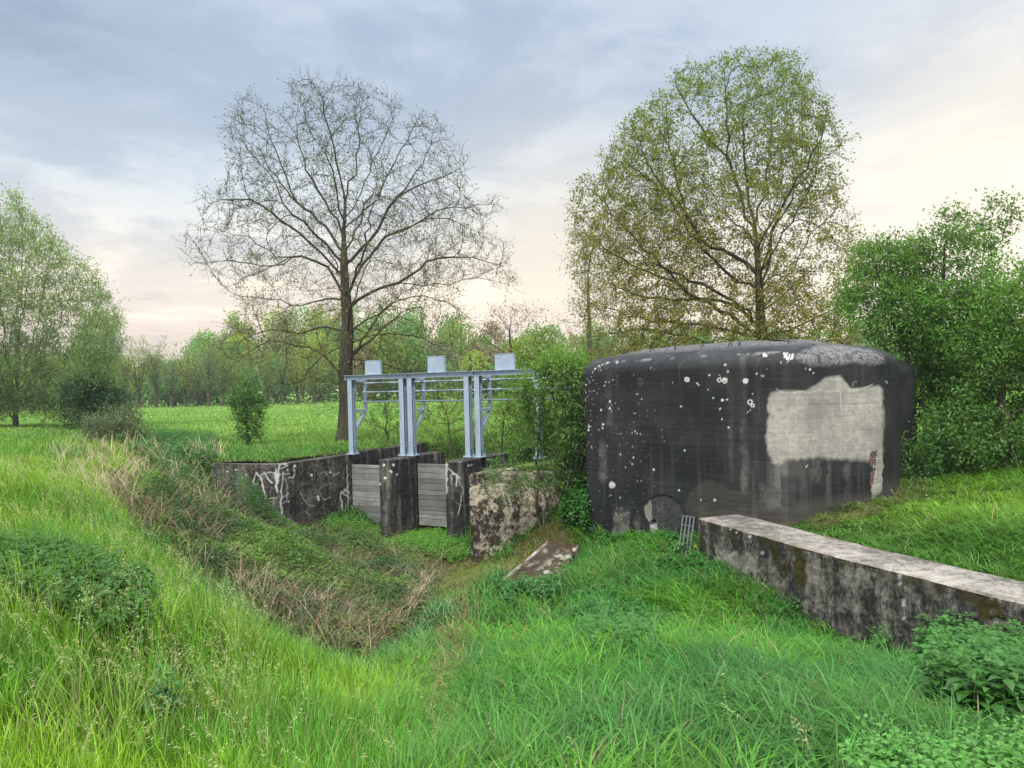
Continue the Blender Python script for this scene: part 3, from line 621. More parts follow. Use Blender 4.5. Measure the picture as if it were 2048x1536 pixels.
LICH = [(1226, 760, 2.2), (1209, 771, 1.8), (1218, 764, 1.2), (1211, 764, 1.5), (1220, 803, 2.4), (1220, 817, 2.8), (1231, 806, 1.2), (1202, 820, 2.0), (1206, 849, 2.2), (1178, 853, 2.8), (1177, 860, 2.4), (1198, 860, 1.8), (1205, 856, 2.6), (1274, 867, 1.6), (1281, 868, 1.6),
        (1270, 863, 2), (1275, 788, 1.6), (1283, 798, 2), (1374, 759, 3.4), (1345, 765, 1.7), (1394, 767, 2.1), (1398, 770, 2.3), (1419, 750, 2.4), (1416, 779, 1.6), (1426, 796, 2.8), (1445, 801, 3.6), (1454, 799, 3.0), (1440, 818, 3.0), (1444, 839, 2.6), (1457, 855, 2.2), (1456, 743, 2.6),
        (1450, 730, 3.4), (1439, 750, 1.6), (1441, 755, 1.8), (1362, 813, 2.0), (1370, 901, 2.4), (1307, 939, 3.2), (1224, 970, 4.6), (1241, 909, 1.8), (1267, 915, 1.7), (1264, 928, 1.3), (1402, 1000, 2.2), (1430, 1000, 4.0), (1358, 981, 3.0), (1491, 762, 3.6), (1449, 760, 3.4), (1613, 933, 2.2), (1615, 930, 1.6),
        (1620, 739, 2.8), (1627, 746, 2.6), (1611, 737, 1.6), (1575, 725, 1.6), (1562, 726, 1.6), (1534, 739, 2.0), (1513, 747, 2.6), (1522, 751, 2.0), (1526, 752, 1.8), (1573, 712, 3.6), (1585, 711, 3.4), (1577, 720, 2.6), (1569, 706, 2.4), (1583, 717, 3.4), (1528, 710, 3.6), (1532, 710, 2.4), (1574, 700, 2.0),
        (1508, 699, 3.0), (1497, 700, 3.0), (1490, 700, 3.0), (1448, 696, 2.4), (1455, 700, 2.8), (1451, 707, 2.6), (1441, 705, 2.0), (1558, 695, 3.0), (1566, 693, 3.2), (1504, 803, 1.6), (1505, 788, 1.6), (1495, 824, 2.0), (1501, 820, 2.4), (1329, 709, 1.8), (1326, 707, 1.4), (1234, 724, 2.6), (1242, 717, 2.6), (1250, 711, 2.4), (1285, 706, 2.2), (1300, 701, 1.6),
        (1216, 726, 2.2), (1205, 728, 2.0), (1262, 714, 1.8), (1198, 733, 1.6), (1190, 738, 1.6), (1185, 743, 1.5), (1172, 770, 1.6), (1172, 785, 1.4), (1240, 995, 1.6), (1257, 1025, 1.4), (1180, 1003, 1.6), (1232, 1028, 1.2)]
RINGS = [(1500, 804, 4.2), (1505, 811, 3.2), (1491, 762, 4.2), (1449, 761, 4.6), (1439, 760, 3.6), (1574, 712, 4.8), (1493, 700, 5.0), (1224, 970, 5.2), (1374, 759, 4.0)]
def make_bunker():
    V, fs, R, m, Nn, per = dome_body(BK, ZT, 2.5, PROF, .013, -1.75, ZT + .52)
    px, py = proj(V); view = V - np.array([0, 0, HC]); facing = (Nn * view).sum(1) < 0.0
    x, y, z = V.T; mk = np.zeros((len(V), 3)); mk2 = np.zeros((len(V), 3))
    n1 = fbm(x * 2.2, y * 2.2, z * 2.2, 4); n2 = fbm(x * 9, y * 9, z * 9, 4); n3 = fbm(x * 30, y * 30, z * 30, 2)
    # bare cement patch with a soft brushed edge
    PP = [(1536, 800), (1545, 786), (1560, 783), (1610, 782), (1632, 770), (1650, 756), (1680, 752), (1695, 768), (1702, 778), (1735, 774), (1758, 770), (1765, 780), (1767, 850), (1766, 900), (1758, 906), (1752, 915), (1735, 922), (1680, 918), (1620, 916), (1575, 919), (1560, 930), (1545, 926), (1537, 905), (1532, 870), (1536, 835)]
    vs = fbm((x + y) * 14, 3.3, z * .7, 3); ax = px + (n2 - .5) * 9 + (n3 - .5) * 3; ay = py + (n1 - .5) * 6 - sstep(880, 925, py) * (vs - .5) * 12
    ins = in_poly(ax, ay, PP); d = seg_dist(ax, ay, PP); sf = 5.5 + 9 * sstep(890, 925, py) * sstep(.3, .7, n1); mk[:, 1] = np.clip(.5 + np.where(ins, d, -d) / sf, 0, 1) * facing
    mk[:, 1] *= .86 + .14 * sstep(.35, .6, n2)
    # pale upright streak right of the bricks
    P2 = [(1748, 900), (1766, 880), (1766, 960), (1762, 985), (1743, 1000), (1742, 960)]; ins = in_poly(ax, py, P2); mk[:, 1] = np.maximum(mk[:, 1], ins * facing * .95)
    PB = [(1742, 906), (1754, 902), (1752, 935), (1748, 965), (1741, 985), (1741, 930)]; ins = in_poly(px + (n2 - .5) * 6, py, PB); mk2[:, 0] = ins * facing * sstep(.36, .44, n2); mk[:, 1] *= 1 - mk2[:, 0]; brd = mk2[:, 0].copy(); V = V - Nn * brd[:, None] * .018
    # foot stains, splash zone
    foot = np.interp(px, [1150, 1390, 1400, 1560, 1740, 1830], [1085, 1095, 1032, 1025, 1005, 955]); h = (foot - py)
    mk[:, 2] = sstep(26, 2, h + (n1 - .5) * 30) * facing * (px > 1395) * .6
    PS = [(1370, 1010), (1378, 990), (1392, 972), (1412, 962), (1430, 958), (1446, 968), (1456, 978), (1500, 980), (1557, 986), (1560, 1030), (1400, 1035), (1375, 1030)]
    ins = in_poly(ax, ay, PS); mk[:, 2] = np.maximum(mk[:, 2], ins * facing * .35)
    for (x0, x1, y0, y1, a) in ((1536, 1560, 930, 1015, .34), (1486, 1495, 900, 985, .26), (1520, 1560, 975, 1015, .20), (1228, 1258, 1030, 1090, .5), (1270, 1278, 1040, 1080, .4), (1200, 1212, 890, 960, .25), (1600, 1608, 930, 1020, .12), (1655, 1661, 925, 1015, .16), (1575, 1590, 915, 1000, .12), (1690, 1700, 915, 1000, .14), (1625, 1640, 915, 960, .18), (1536, 1600, 915, 950, .25), (1460, 1465, 780, 960, .10), (1484, 1492, 700, 900, .12), (1215, 1221, 755, 850, .16)):
        w = sstep(x0 - 5, x0 + 2, px + (n2 - .5) * 10) * sstep(x1 + 5, x1 - 2, px + (n2 - .5) * 10) * sstep(y0 - 22, y0 + 10, py) * sstep(y1 + 12, y1 - 6, py) * (.45 + .55 * sstep(.4, .6, n2)); mk[:, 1] = np.maximum(mk[:, 1], w * a * facing)
    # arris line
    w = np.clip(1 - np.abs(px - (1552 + (py - 790) * .045) + (n2 - .5) * 3) / 1.6, 0, 1) * (py > 780) * (py < 1015) * facing; mk[:, 0] = np.maximum(mk[:, 0], w * .10)
    # crack rim
    CR = [([(1552, 777), (1565, 784), (1578, 787), (1600, 783), (1620, 785), (1640, 781), (1655, 783), (1672, 782), (1690, 778), (1710, 779), (1725, 776), (1738, 772), (1745, 768)], .7), ([(1718, 778), (1735, 774), (1746, 769)], 1.3), ([(1681, 784), (1682, 800), (1683, 826)], .8), ([(1682, 800), (1683, 822)], 1.3), ([(1705, 773), (1706, 765), (1712, 763)], .7), ([(1772, 763), (1776, 766)], 1.4)]
    mk[:, 0] = np.maximum(mk[:, 0], paint(V, Nn, CR, 3.5, 12, 1.0) * .7)
    # grey worn shoulder of the roof
    PD = [(1583, 715), (1600, 700), (1640, 686), (1690, 688), (1740, 696), (1770, 708), (1775, 728), (1735, 735), (1705, 727), (1680, 735), (1620, 735), (1600, 727)]
    ins = in_poly(ax, ay, PD); d = seg_dist(ax, ay, PD); mk2[:, 1] = np.where(ins, np.clip(d / 7, 0, 1), 0)
    top = sstep(ZT + .30, ZT + .42, z); mk2[:, 1] = np.maximum(mk2[:, 1], top * .75)  # lit roof top painted paler, blended into the worn shoulder's mask
    # round spalled patch and drain low on the left face
    PR = [(1288, 1010), (1297, 998), (1312, 990), (1330, 988), (1345, 994), (1358, 1006), (1366, 1025), (1364, 1045), (1350, 1065), (1320, 1070), (1300, 1050), (1289, 1030)]
    ins = in_poly(px + (n2 - .5) * 5, py + (n1 - .5) * 4, PR); dR = seg_dist(px, py, PR)
    mk2[:, 1] = np.maximum(mk2[:, 1], ins * facing * .25)
    PL = [(1288, 1012), (1299, 1000), (1303, 1010), (1303, 1040), (1297, 1042), (1289, 1030)]; mk[:, 1] = np.maximum(mk[:, 1], in_poly(px + (n2 - .5) * 5, py, PL) * facing * .6)
    PL = [(1299, 1050), (1312, 1046), (1314, 1060), (1307, 1070), (1301, 1062)]; mk[:, 1] = np.maximum(mk[:, 1], in_poly(px, py, PL) * facing * .75)
    rec = (ins & facing) * np.clip(dR / 3, 0, 1) * .022; V = V - Nn * rec[:, None]
    hole = np.hypot((px - 1306) / 1.4, py - 1043) < 2.6; V = V - Nn * (hole & facing)[:, None] * .12
    # lichen
    sc = F / np.maximum(y, 1)
    li = np.zeros(len(V))
    for (a, b, r) in LICH:
        dd = np.hypot(px - a, py - b) + (n3 - .5) * 2.6 + (n2 - .5) * 2.0; li = np.maximum(li, np.clip(r * .74 - dd + .5, 0, 1) * (.70 + .3 * ((a * 7 + b * 3) % 5) / 4))
    for (a, b, r) in RINGS:
        dd = np.abs(np.hypot(px - a, py - b) + (n3 - .5) * 2.0 - r); li = np.maximum(li, np.clip(1.5 - dd, 0, 1))
    sp = fbm(x * 26, y * 26, z * 26 + 50, 2); zoneL = sstep(1330, 1190, px) * sstep(.42, .6, fbm(x * 2, y * 2, z * .8 + 5, 3))
    li = np.maximum(li, sstep(.82, .85, sp + zoneL * .075) * .5 * sstep(1400, 1250, px))
    tp = sstep(ZT + .15, ZT + .36, z); li = np.maximum(li, sstep(.60, .66, fbm(x * 11, y * 11, z * 11 + 7, 3)) * tp * .8 * sstep(1700, 1500, px))
    mk[:, 0] = np.maximum(mk[:, 0], li * facing)
    # oval moss mark near the top left
    o_ = np.hypot((px - 1280) / 7.0, (py - 762) / 10.0); V = V - Nn * ((o_ < 1) & facing)[:, None] * .008; mk[:, 2] = np.maximum(mk[:, 2], (o_ < .9) * facing * .5)
    root = empty('bunker', (4.2, 15.0, 0), 'squat black tarred concrete bunker with a rounded roof edge and a bare grey patch', 'bunker')
    mesh_np('wall', V, [np.concatenate(fs), ((R - 1) * m + np.arange(m))[None, :]], M['bunker'], cols={'mk': mk, 'mk2': mk2}, smooth=True, parent=root)
    # lower part set back on the right
    A2 = [(6.2, 15.0, .25), (8.22, 15.4, .3), (8.1, 18.2, .3), (5.8, 18.4, .3)]
    V, fs, R, m, Nn, per = dome_body(A2, 1.95, 2.2, [(.03, 2.05), (.1, 2.13), (.22, 2.19), (.4, 2.22), (.6, 2.23)], .05, -.5, 2.24)
    z0 = np.zeros((len(V), 3)); o = mesh_np('side_wing', V, [np.concatenate(fs), ((R - 1) * m + np.arange(m))[None, :]], M['bunker'], cols={'mk': z0, 'mk2': z0}, smooth=True, parent=root)
    A3 = [(1.12, 17.2, .05), (2.6, 16.6, .05), (3.0, 19.6, .05), (1.3, 19.8, .05)]
    V, fs, R, m, Nn, per = dome_body(A3, 2.25, 2.3, [(.02, 2.3), (.06, 2.33), (.2, 2.35)], .05, -1.0, 2.37)
    z0 = np.zeros((len(V), 3)); mesh_np('rear_wing', V, [np.concatenate(fs), ((R - 1) * m + np.arange(m))[None, :]], M['bunker'], cols={'mk': z0, 'mk2': z0}, smooth=True, parent=root)
    # iron loops round the roof edge
    per = [(4, 200)] * len(BK); rg = ring(BK, .78, ZT + .37, per); L = np.r_[0, np.cumsum(np.linalg.norm(np.diff(np.r_[rg, rg[:1]], axis=0), axis=1))]; tot = L[-1]; k = int(tot / .60)
    for i in range(k):
        s = (i + .4) * tot / k; q = np.searchsorted(L, s) - 1; p = rg[q % len(rg)]; nx = rg[(q + 3) % len(rg)] - p; nx /= np.linalg.norm(nx) + 1e-9
        inw = np.array([-nx[1], nx[0], 0]); r = .034
        side = math.sin(i * 2.3) * .5; ax = norm2(inw * math.cos(side) + nx * math.sin(side))
        pts = [p + [0, 0, -.04], p + [0, 0, .035]] + [p + ax * (r - r * math.cos(a)) + np.array([0, 0, .035 + r * math.sin(a) * 1.3]) for a in np.linspace(0.4, math.pi * 1.35, 8)]
        b = MB(); b.tube(pts, .0075, 6); b.build('iron_hook', M['rust'], root, smooth=True)
make_bunker()

# ------------------------------------------------------------------ steel frame over the sluice
def make_frame():
    root = empty('sluice_gantry', gp(GL / 2, 0, 0), 'grey-blue galvanised steel frame of paired posts standing on the concrete piers', 'steel frame')
    up = np.array([0, 0, 1.0]); top = .0
    def zt(s): return 2.215
    posts = [0.06, (at_z(806, 911, 0)[:2] - g02) @ gdir[:2], (at_z(825, 911, 0)[:2] - g02) @ gdir[:2], (at_z(937, 914, 0)[:2] - g02) @ gdir[:2], (at_z(958, 914.5, 0)[:2] - g02) @ gdir[:2], GL - .05]
    for i, s in enumerate(posts):
        b = MB(); h = 1.06; w = .075; d = .085; zc = .012 + h
        # channel posts: flange towards the camera, web away
        b.box(gp(s, -d, zc), gdir, fdir, up, (w, .006, h)); b.box(gp(s, d, zc), gdir, fdir, up, (w, .006, h)); b.box(gp(s, 0, zc), gdir, fdir, up, (.006, d - .006, h))
        p = b.build('post', M['steel'], root, bevel=.002)
        b = MB(); b.box(gp(s, 0, .006), gdir, fdir, up, (.125, .145, .011)); bp = b.build('base_plate', M['steel'], root, bevel=.003)
        for sx in (-1, 1):
            for sy in (-1, 1):
                b = MB(); c = gp(s + sx * .10, sy * .115, .018); b.tube([c, c + [0, 0, .022]], .013, 6); b.box(c + [0, 0, .03], gdir, fdir, up, (.012, .012, .007)); b.build('bolt', M['steel'], root)
        # rack of adjusting holes with studs on the post's side
        prof = [(.0, .2)]
        for k in range(17): z = .24 + k * .098; prof += [(.0, z), (.018, z + .012), (.018, z + .034), (.0, z + .046)]
        prof += [(.0, 1.92)]; n_ = len(prof); vv = [gp(s + w + .001 + (0 if q else u), -.02 + e, z) for e in (-.014, .014) for q in (0, 1) for (u, z) in [(u_ + .004 if not q else 0, z_) for (u_, z_) in prof]]
        qq = []
        for k in range(n_ - 1): qq += [(k, k + 1, n_ + k + 1, n_ + k), (2 * n_ + k, 3 * n_ + k, 3 * n_ + k + 1, 2 * n_ + k + 1), (k, 2 * n_ + k, 2 * n_ + k + 1, k + 1)]
        b = MB(); b.add(vv, qq); t = b.build('rack', M['steel'], root)
    # top beam, an I lying along the posts, in two lengths
    for (a, c) in ((-.13, (posts[1] + posts[2]) / 2 - .006), ((posts[1] + posts[2]) / 2 + .006, (posts[3] + posts[4]) / 2 - .006), ((posts[3] + posts[4]) / 2 + .006, GL + .55)):
        mid = (a + c) / 2; hl = (c - a) / 2; b = MB()
        b.box(gp(mid, 0, 2.142), gdir, fdir, up, (hl, .10, .006)); b.box(gp(mid, 0, 2.262), gdir, fdir, up, (hl, .10, .006)); b.box(gp(mid, 0, 2.202), gdir, fdir, up, (hl, .005, .054))
        for e in (a + .02, c - .02): b.box(gp(e, -.045, 2.202), gdir, fdir, up, (.006, .038, .053))
        b.build('top_beam', M['steel'], root, bevel=.002)
    # motor boxes on top
    for (px0, px1, py0, py1) in ((731, 768, 724, 751), (855.5, 895, 716, 747), (990, 1033.5, 710, 741)):
        mx = (px0 + px1) / 2
        # solve along the beam
        best = min(np.linspace(0, GL + .3, 400), key=lambda s: abs(proj(gp(s, .10, 2.4)[None])[0][0] - mx)); D = gp(best, .10)[1]
        hw = (px1 - px0) / 2 * D / F * 1.0; hh = (py1 - py0) / 2 * D / F * 1.02
        b = MB(); b.box(gp(best, .05, 2.270 + hh), gdir, fdir, up, (hw, .05, hh)); bo = b.build('gear_box', M['steel'], root, bevel=.006)
        b = MB(); b.box(gp(best, .05, 2.2765 + 2 * hh), gdir, fdir, up, (hw + .008, .058, .006)); b.build('box_lid', M['steel'], root, bevel=.002)
    # brackets and rails behind
    T = .62
    for s in (posts[0], posts[2], posts[4]):
        b = MB()
        b.box(gp(s, T, 1.70), gdir, fdir, up, (.035, .045, .44))
        b.box(gp(s, T / 2 + .04, 1.235), gdir, fdir, up, (.04, T / 2 - .02, .035))
        a = gp(s, T - .03, 1.20); c = gp(s, .09, .62); dd = a - c; L = np.linalg.norm(dd); dd /= L; nn = np.cross(gdir, dd)
        b.box((a + c) / 2, gdir, dd, nn, (.035, L / 2, .035)); b.box(gp(s, T / 2 + .04, 2.10), gdir, fdir, up, (.035, T / 2 - .02, .03))
        b.build('bracket', M['steel'], root, bevel=.002)
    for z in (2.035, 1.77, 1.485):
        b = MB(); b.tube([gp(posts[0] - .02, T - .065, z), gp(GL + .35, T - .065, z)], .021, 10); b.build('rail', M['steel'], root, smooth=True)
make_frame()
# stop boards
def boards(sa, sb, z0, z1, label, seed):
    r = random.Random(seed); V = []; Q = []; A = []; z = z0; n = 0
    while z < z1 - .02:
        h = r.uniform(.11, .19); h = min(h, z1 - z); t = -.025 + r.uniform(-.004, .004); val = r.random()
        zs = [z + .005, z + .007, z + h - .007, z + h - .005]; ts = [t + .004, t, t, t + .004]
        ks = np.linspace(sa, sb, 14); base = n
        for zz, tt in zip(zs, ts):
            for s in ks: V.append(gp(s, tt + r.uniform(-.002, .002), zz + r.uniform(-.002, .002))); A.append(val); n += 1
        for zz in (zs[3], zs[0]):
            for s in ks: V.append(gp(s, .05, zz)); A.append(val); n += 1
        for a, b in ((0, 1), (1, 2), (2, 3), (3, 4), (4, 5), (5, 0)):
            for k in range(13): Q.append((base + a * 14 + k, base + a * 14 + k + 1, base + b * 14 + k + 1, base + b * 14 + k))
        Q.append((base, base + 14, base + 42, base + 70)); z += h
    o = mesh_np('stop_boards', V, [Q], M['wood'], attrs={'plank': A}); tag(o, label, 'board gate', 'board gates of the sluice')
boards(.02, s1 - .24, -1.93, -.30, 'grey wooden stop boards between the wing wall and the spotted pier', 1)
boards(s1 + .24, s2 - .24, -1.91, -.22, 'pale grey wooden stop boards between the two concrete piers', 2)
boards(s2 + .24, GL, -1.93, -.30, 'wooden stop boards hidden between the limed pier and the abutment block', 3)
def make_ladder():
    a = at_y(1366, 1125, 11.9); b = at_y(1378, 1060, 12.35); zg = float(ground_z(a[0], a[1])); a[2] = zg - .03
    root = empty('step_ladder', (a[0], a[1], zg), 'short galvanised steel ladder leaning on the bunker in the nettles', 'ladder'); M['steel'] = plain('dull_zinc', (.12, .135, .14), .6)
    side = np.array([.6, -.75, 0]); side = side / np.linalg.norm(side); d = b - a; d[2] = max(d[2], .62)
    for k, off in enumerate((-.11, -.037, .037, .11)):
        m = MB(); p0 = a + side * off; m.tube([p0, p0 + d], .011, 8); m.build('side_rail', M['steel'], root, smooth=True)
    for t in (.12, .34, .56, .78, .985):
        m = MB(); c = a + d * t + np.array([0, 0, 0.0]); m.tube([c - side * .11, c + side * .11], .009, 8); m.build('rung', M['steel'], root, smooth=True)
make_ladder()

# ------------------------------------------------------------------ vegetation helpers
RNG = np.random.RandomState(11)
BLOCKERS = [[tuple(p) for p in BKP], [(6.2, 15), (8.05, 15.35), (8, 18.2), (5.8, 18.4)], [(1.1, 17.2), (2.7, 16.5), (3, 19.6), (1.3, 19.8)], RW_POLY, [tuple(p) for p in wp] + [tuple(p) for p in wpb[::-1]], aw, pier_poly(s1, .5, -1.25, 1.35), pier_poly(s2, .5, -1.25, 1.35), ab]
def free(x, y, pad=.03):
    ok = np.ones(len(x), bool)
    for b in BLOCKERS:
        x0 = min(p[0] for p in b) - .3; x1 = max(p[0] for p in b) + .3; y0 = min(p[1] for p in b) - .3; y1 = max(p[1] for p in b) + .3
        m = (x > x0) & (x < x1) & (y > y0) & (y < y1)
        if m.any():
            i = np.where(m)[0]; bad = in_poly(x[i], y[i], b) | (seg_dist(x[i], y[i], b) < pad); ok[i[bad]] = False
    return ok
def blades(P, L, az, lean, curve, width, col, tipcol=None, segs=3):
    """tapering, arching blades; returns vertices, quads, triangles, colours"""
    n = len(P); hd = np.c_[np.cos(az), np.sin(az), np.zeros(n)]; wd = np.c_[-np.sin(az), np.cos(az), np.zeros(n)]
    rot = RNG.uniform(-.9, .9, n)[:, None]; wd = wd * np.cos(rot) + hd * np.sin(rot)
    V = np.empty((n, 2 * segs + 1, 3)); C = np.empty((n, 2 * segs + 1, 3)); L = L[:, None]
    tipcol = col * 1.15 if tipcol is None else tipcol
    for k in range(segs + 1):
        t = k / segs
        hor = lean[:, None] * t + curve[:, None] * t * t * .75; ver = t - curve[:, None] * .62 * t ** 2.4
        c = P + hd * L * hor + np.array([0, 0, 1.0]) * L * ver; w = width[:, None] * (1 - t) ** .55 * .5 if k < segs else 0
        cc = col * (1 - t) * .85 + tipcol * t + col * .0
        if k < segs: V[:, 2 * k] = c - wd * w; V[:, 2 * k + 1] = c + wd * w; C[:, 2 * k] = cc; C[:, 2 * k + 1] = cc
        else: V[:, 2 * k] = c; C[:, 2 * k] = cc
    m = 2 * segs + 1; b = (np.arange(n) * m)[:, None]
    Q = np.concatenate([b + np.array([2 * k, 2 * k + 1, 2 * k + 3, 2 * k + 2]) for k in range(segs - 1)]) if segs > 1 else np.zeros((0, 4), int)
    T = b + np.array([2 * segs - 2, 2 * segs - 1, 2 * segs])
    return V.reshape(-1, 3), Q, T, C.reshape(-1, 3)
def leaves(P, D, up, L, Wd, col, fold=.15):
    """pointed leaves as two-sided diamonds; D direction, up rough normal"""
    n = len(P); D = D / (np.linalg.norm(D, axis=1)[:, None] + 1e-9); s = np.cross(D, up); s /= np.linalg.norm(s, axis=1)[:, None] + 1e-9; nn = np.cross(s, D)
    L = np.broadcast_to(L, n)[:, None]; Wd = np.broadcast_to(Wd, n)[:, None]
    V = np.empty((n, 4, 3)); V[:, 0] = P; V[:, 1] = P + D * L * .45 + s * Wd * .5 + nn * L * fold; V[:, 2] = P + D * L; V[:, 3] = P + D * L * .45 - s * Wd * .5 + nn * L * fold
    return V.reshape(-1, 3), np.arange(n * 4).reshape(n, 4), np.repeat(col, 4, 0)
def rdir(n, flat=1.0):
    v = RNG.normal(size=(n, 3)); v[:, 2] *= flat; return v / np.linalg.norm(v, axis=1)[:, None]
def jit(col, n, a=.2, h=.08):
    c = np.tile(np.array(col, float), (n, 1)) if np.ndim(col) == 1 else np.array(col, float)
    return np.clip(c * RNG.uniform(1 - a, 1 + a, (n, 1)) * RNG.uniform(1 - h, 1 + h, (n, 3)), 0, 1)
def join(parts):
    V = []; Q = []; T = []; C = []; o = 0
    for v, q, t, c in parts:
        V.append(v); C.append(c); 
        if q is not None and len(q): Q.append(q + o)
        if t is not None and len(t): T.append(t + o)
        o += len(v)
    f = []
    if Q: f.append(np.concatenate(Q))
    if T: f.append(np.concatenate(T))
    return np.concatenate(V), f, np.concatenate(C)
def field_pts(n, Y0, Y1, a=1.5, half=.74, pad=.8):
    p = 2 - a; u = RNG.rand(n); Y = (Y0 ** p + u * (Y1 ** p - Y0 ** p)) ** (1 / p); X = RNG.uniform(-1, 1, n) * (half * Y + pad); return X, Y
def lerp(a, b, t): return np.array(a) * (1 - t) + np.array(b) * t

# ------------------------------------------------------------------ grass
def seen_mask(x, y, z, m=160):
    px, py = proj(np.c_[x, y, z]); return (px > -m) & (px < 2048 + m) & (py < 1536 + 420)
def grow_grass():
    parts = []; seeds = []
    # tufts
    nt = 52000; tx, ty = field_pts(nt, 2.6, 32, 1.55); 
    tz = ground_z(tx, ty); px, py = proj(np.c_[tx, ty, tz])
    zb = in_poly(px, py, Z_BRAM); zl = in_poly(px, py, Z_LUSH); zc = in_poly(px, py, Z_CHAN); zn = in_poly(px, py, Z_NETL) | in_poly(px, py, Z_NETR); znb = in_poly(px, py, Z_NETB)
    zd = in_poly(px, py, Z_DIRT); zth = in_poly(px, py, Z_THIN); zs = in_poly(px, py, Z_SLAB) & (ty < 14); zdry = in_poly(px, py, Z_DRYG)
    db = seg_dist(px, py, Z_BRAM)
    r = RNG.rand(nt)
    keep = free(tx, ty) & ~(zb & (r < np.where(db < 45, .72, .90))) & ~(zl & (r < .9)) & ~(zn & (r < np.where(px > 1000, .88, .6))) & ~zd & ~(zth & (r < .2)) & ~zs & ~(znb & (r < .85))
    dens = fbm(tx * .9, ty * .9, 3, 3); keep &= ~((dens < .42) & (r < .6) & (ty < 14))
    tx, ty, tz, px, py = tx[keep], ty[keep], tz[keep], px[keep], py[keep]; zc, zth, zdry, zb = zc[keep], zth[keep], zdry[keep], zb[keep]; nt = len(tx)
    # left slope: fine upright yellow-green grass; right: lush, broad, blue-green, arching
    V_line = np.interp(py, [880, 1100, 1290, 1400, 1536], [560, 640, 740, 790, 830]); side = sstep(-130, 130, px - V_line + (fbm(tx * .7, ty * .7, 8) - .5) * 260)
    behindR = in_poly(tx, ty, POLY_B); behindA = (in_poly(tx, ty, POLY_A)) | (ty > 25)
    hz = fbm(tx * .45, ty * .45, 12, 4); hz2 = fbm(tx * 1.7, ty * 1.7, 5, 3)
    per = np.where(ty < 8, 11, np.where(ty < 14, 10, 8)); idx = np.repeat(np.arange(nt), per); n = len(idx)
    spread = .035 + .0065 * ty[idx]; a0 = RNG.uniform(0, 2 * np.pi, n); rr = np.sqrt(RNG.rand(n)) * spread
    x = tx[idx] + np.cos(a0) * rr; y = ty[idx] + np.sin(a0) * rr; ok = free(x, y, .01); idx, a0, x, y = idx[ok], a0[ok], x[ok], y[ok]; n = len(idx)
    z = ground_z(x, y) - .01; sd = side[idx]; h1, h2 = hz[idx], hz2[idx]
    windaz = 2.6 + (fbm(x * .3, y * .3, 6) - .5) * 5; az = np.where(RNG.rand(n) < .55, a0, windaz + RNG.normal(0, .8, n))
    LL = (.36 * (1 - sd) + .39 * sd) * (.55 + .75 * h1 + .35 * (h2 - .5)) * RNG.uniform(.55, 1.25, n)
    tuft = RNG.rand(nt)[idx]; LL *= .55 + .8 * tuft
    LL = np.where(behindA[idx], LL * .55, LL); LL = np.where(zc[idx], LL * .42, LL); LL = np.where(zb[idx], LL * .8, LL); LL = np.where(zth[idx], LL * .3, LL); LL = np.where(zdry[idx], LL * .7, LL)
    nearwall = seg_dist(x, y, [tuple(p) for p in RWC], False); nbk = seg_dist(x, y, BKP); LL = np.where(behindR[idx], LL * (.5 + .7 * sstep(.4, 1.8, nearwall)) * np.where(zth[idx], 1.4, .28 + .72 * sstep(.3, 2.4, nbk)), LL)
    slabd = in_poly(px[idx], py[idx], [(985, 1185), (1080, 1085), (1160, 1095), (1150, 1215), (1000, 1220)]); LL = np.where(slabd, LL * .45, LL); lad = in_poly(px[idx], py[idx], [(1345, 1100), (1400, 1100), (1405, 1175), (1335, 1175)]); LL = np.where(lad, LL * .45, LL); LL = np.where(behindR[idx], LL, LL * (.35 + .65 * np.maximum(sstep(.45, 1.5, nearwall), sstep(8.8, 10.2, y)))); dlp = seg_dist(px[idx], py[idx], Z_BRAM); LL = LL * (.62 + .38 * sstep(0, 70, dlp)); LL = np.where((ty[idx] < 5), LL * .9, LL)
    wd = np.maximum((.0066 * (1 - sd) + .0125 * sd) * RNG.uniform(.6, 1.4, n), .00085 * y)
    lean = RNG.uniform(.05, .35, n) + .25 * sd * RNG.rand(n); curve = np.clip(RNG.normal(.36 + .60 * sd, .25, n), .05, 1.3)
    left = lerp((.230, .450, .012), (.105, .330, .020), sstep(.38, .62, h1)[:, None]); left = left * (1 - sstep(.5, .68, h2)[:, None] * .35) + np.array((.32, .42, .05)) * sstep(.5, .68, h2)[:, None] * .35
    right = lerp((.036, .205, .026), (.100, .310, .018), sstep(.35, .65, h2)[:, None]); right = lerp(right, (.032, .165, .046), (sstep(.55, .68, h1) * .6)[:, None])
    back = lerp((.170, .370, .025), (.095, .275, .032), sstep(.4, .6, h1)[:, None])
    col = left * (1 - sd[:, None]) + right * sd[:, None]; k = (behindR | behindA)[idx][:, None]; col = np.where(k, back, col)
    # blue-green band along the lip of the channel
    dl = seg_dist(px[idx], py[idx], [(430, 1180), (560, 1262), (720, 1320), (820, 1270), (900, 1200)], False); wv = sstep(75, 10, dl)[:, None]; col = col * (1 - wv * .7) + np.array((.070, .235, .085)) * wv * .7
    col = np.where(zc[idx][:, None], lerp((.15, .25, .03), (.20, .18, .05), sstep(.4, .62, h2)[:, None]), col)
    col = np.where(zth[idx][:, None], np.array((.12, .20, .04)), col); dm = zdry[idx] & (RNG.rand(n) < .5); col = np.where(dm[:, None], np.array((.30, .24, .10)), col)
    # sallow rim above the wing wall
    dw = seg_dist(x, y, [tuple(p) for p in wpb], False); rim = (sstep(1.1, .25, dw) * (RNG.rand(n) < .6))[:, None] * behindA[idx][:, None]; col = col * (1 - rim) + np.array((.22, .19, .05)) * rim; LL = LL * (1 - .45 * rim[:, 0])
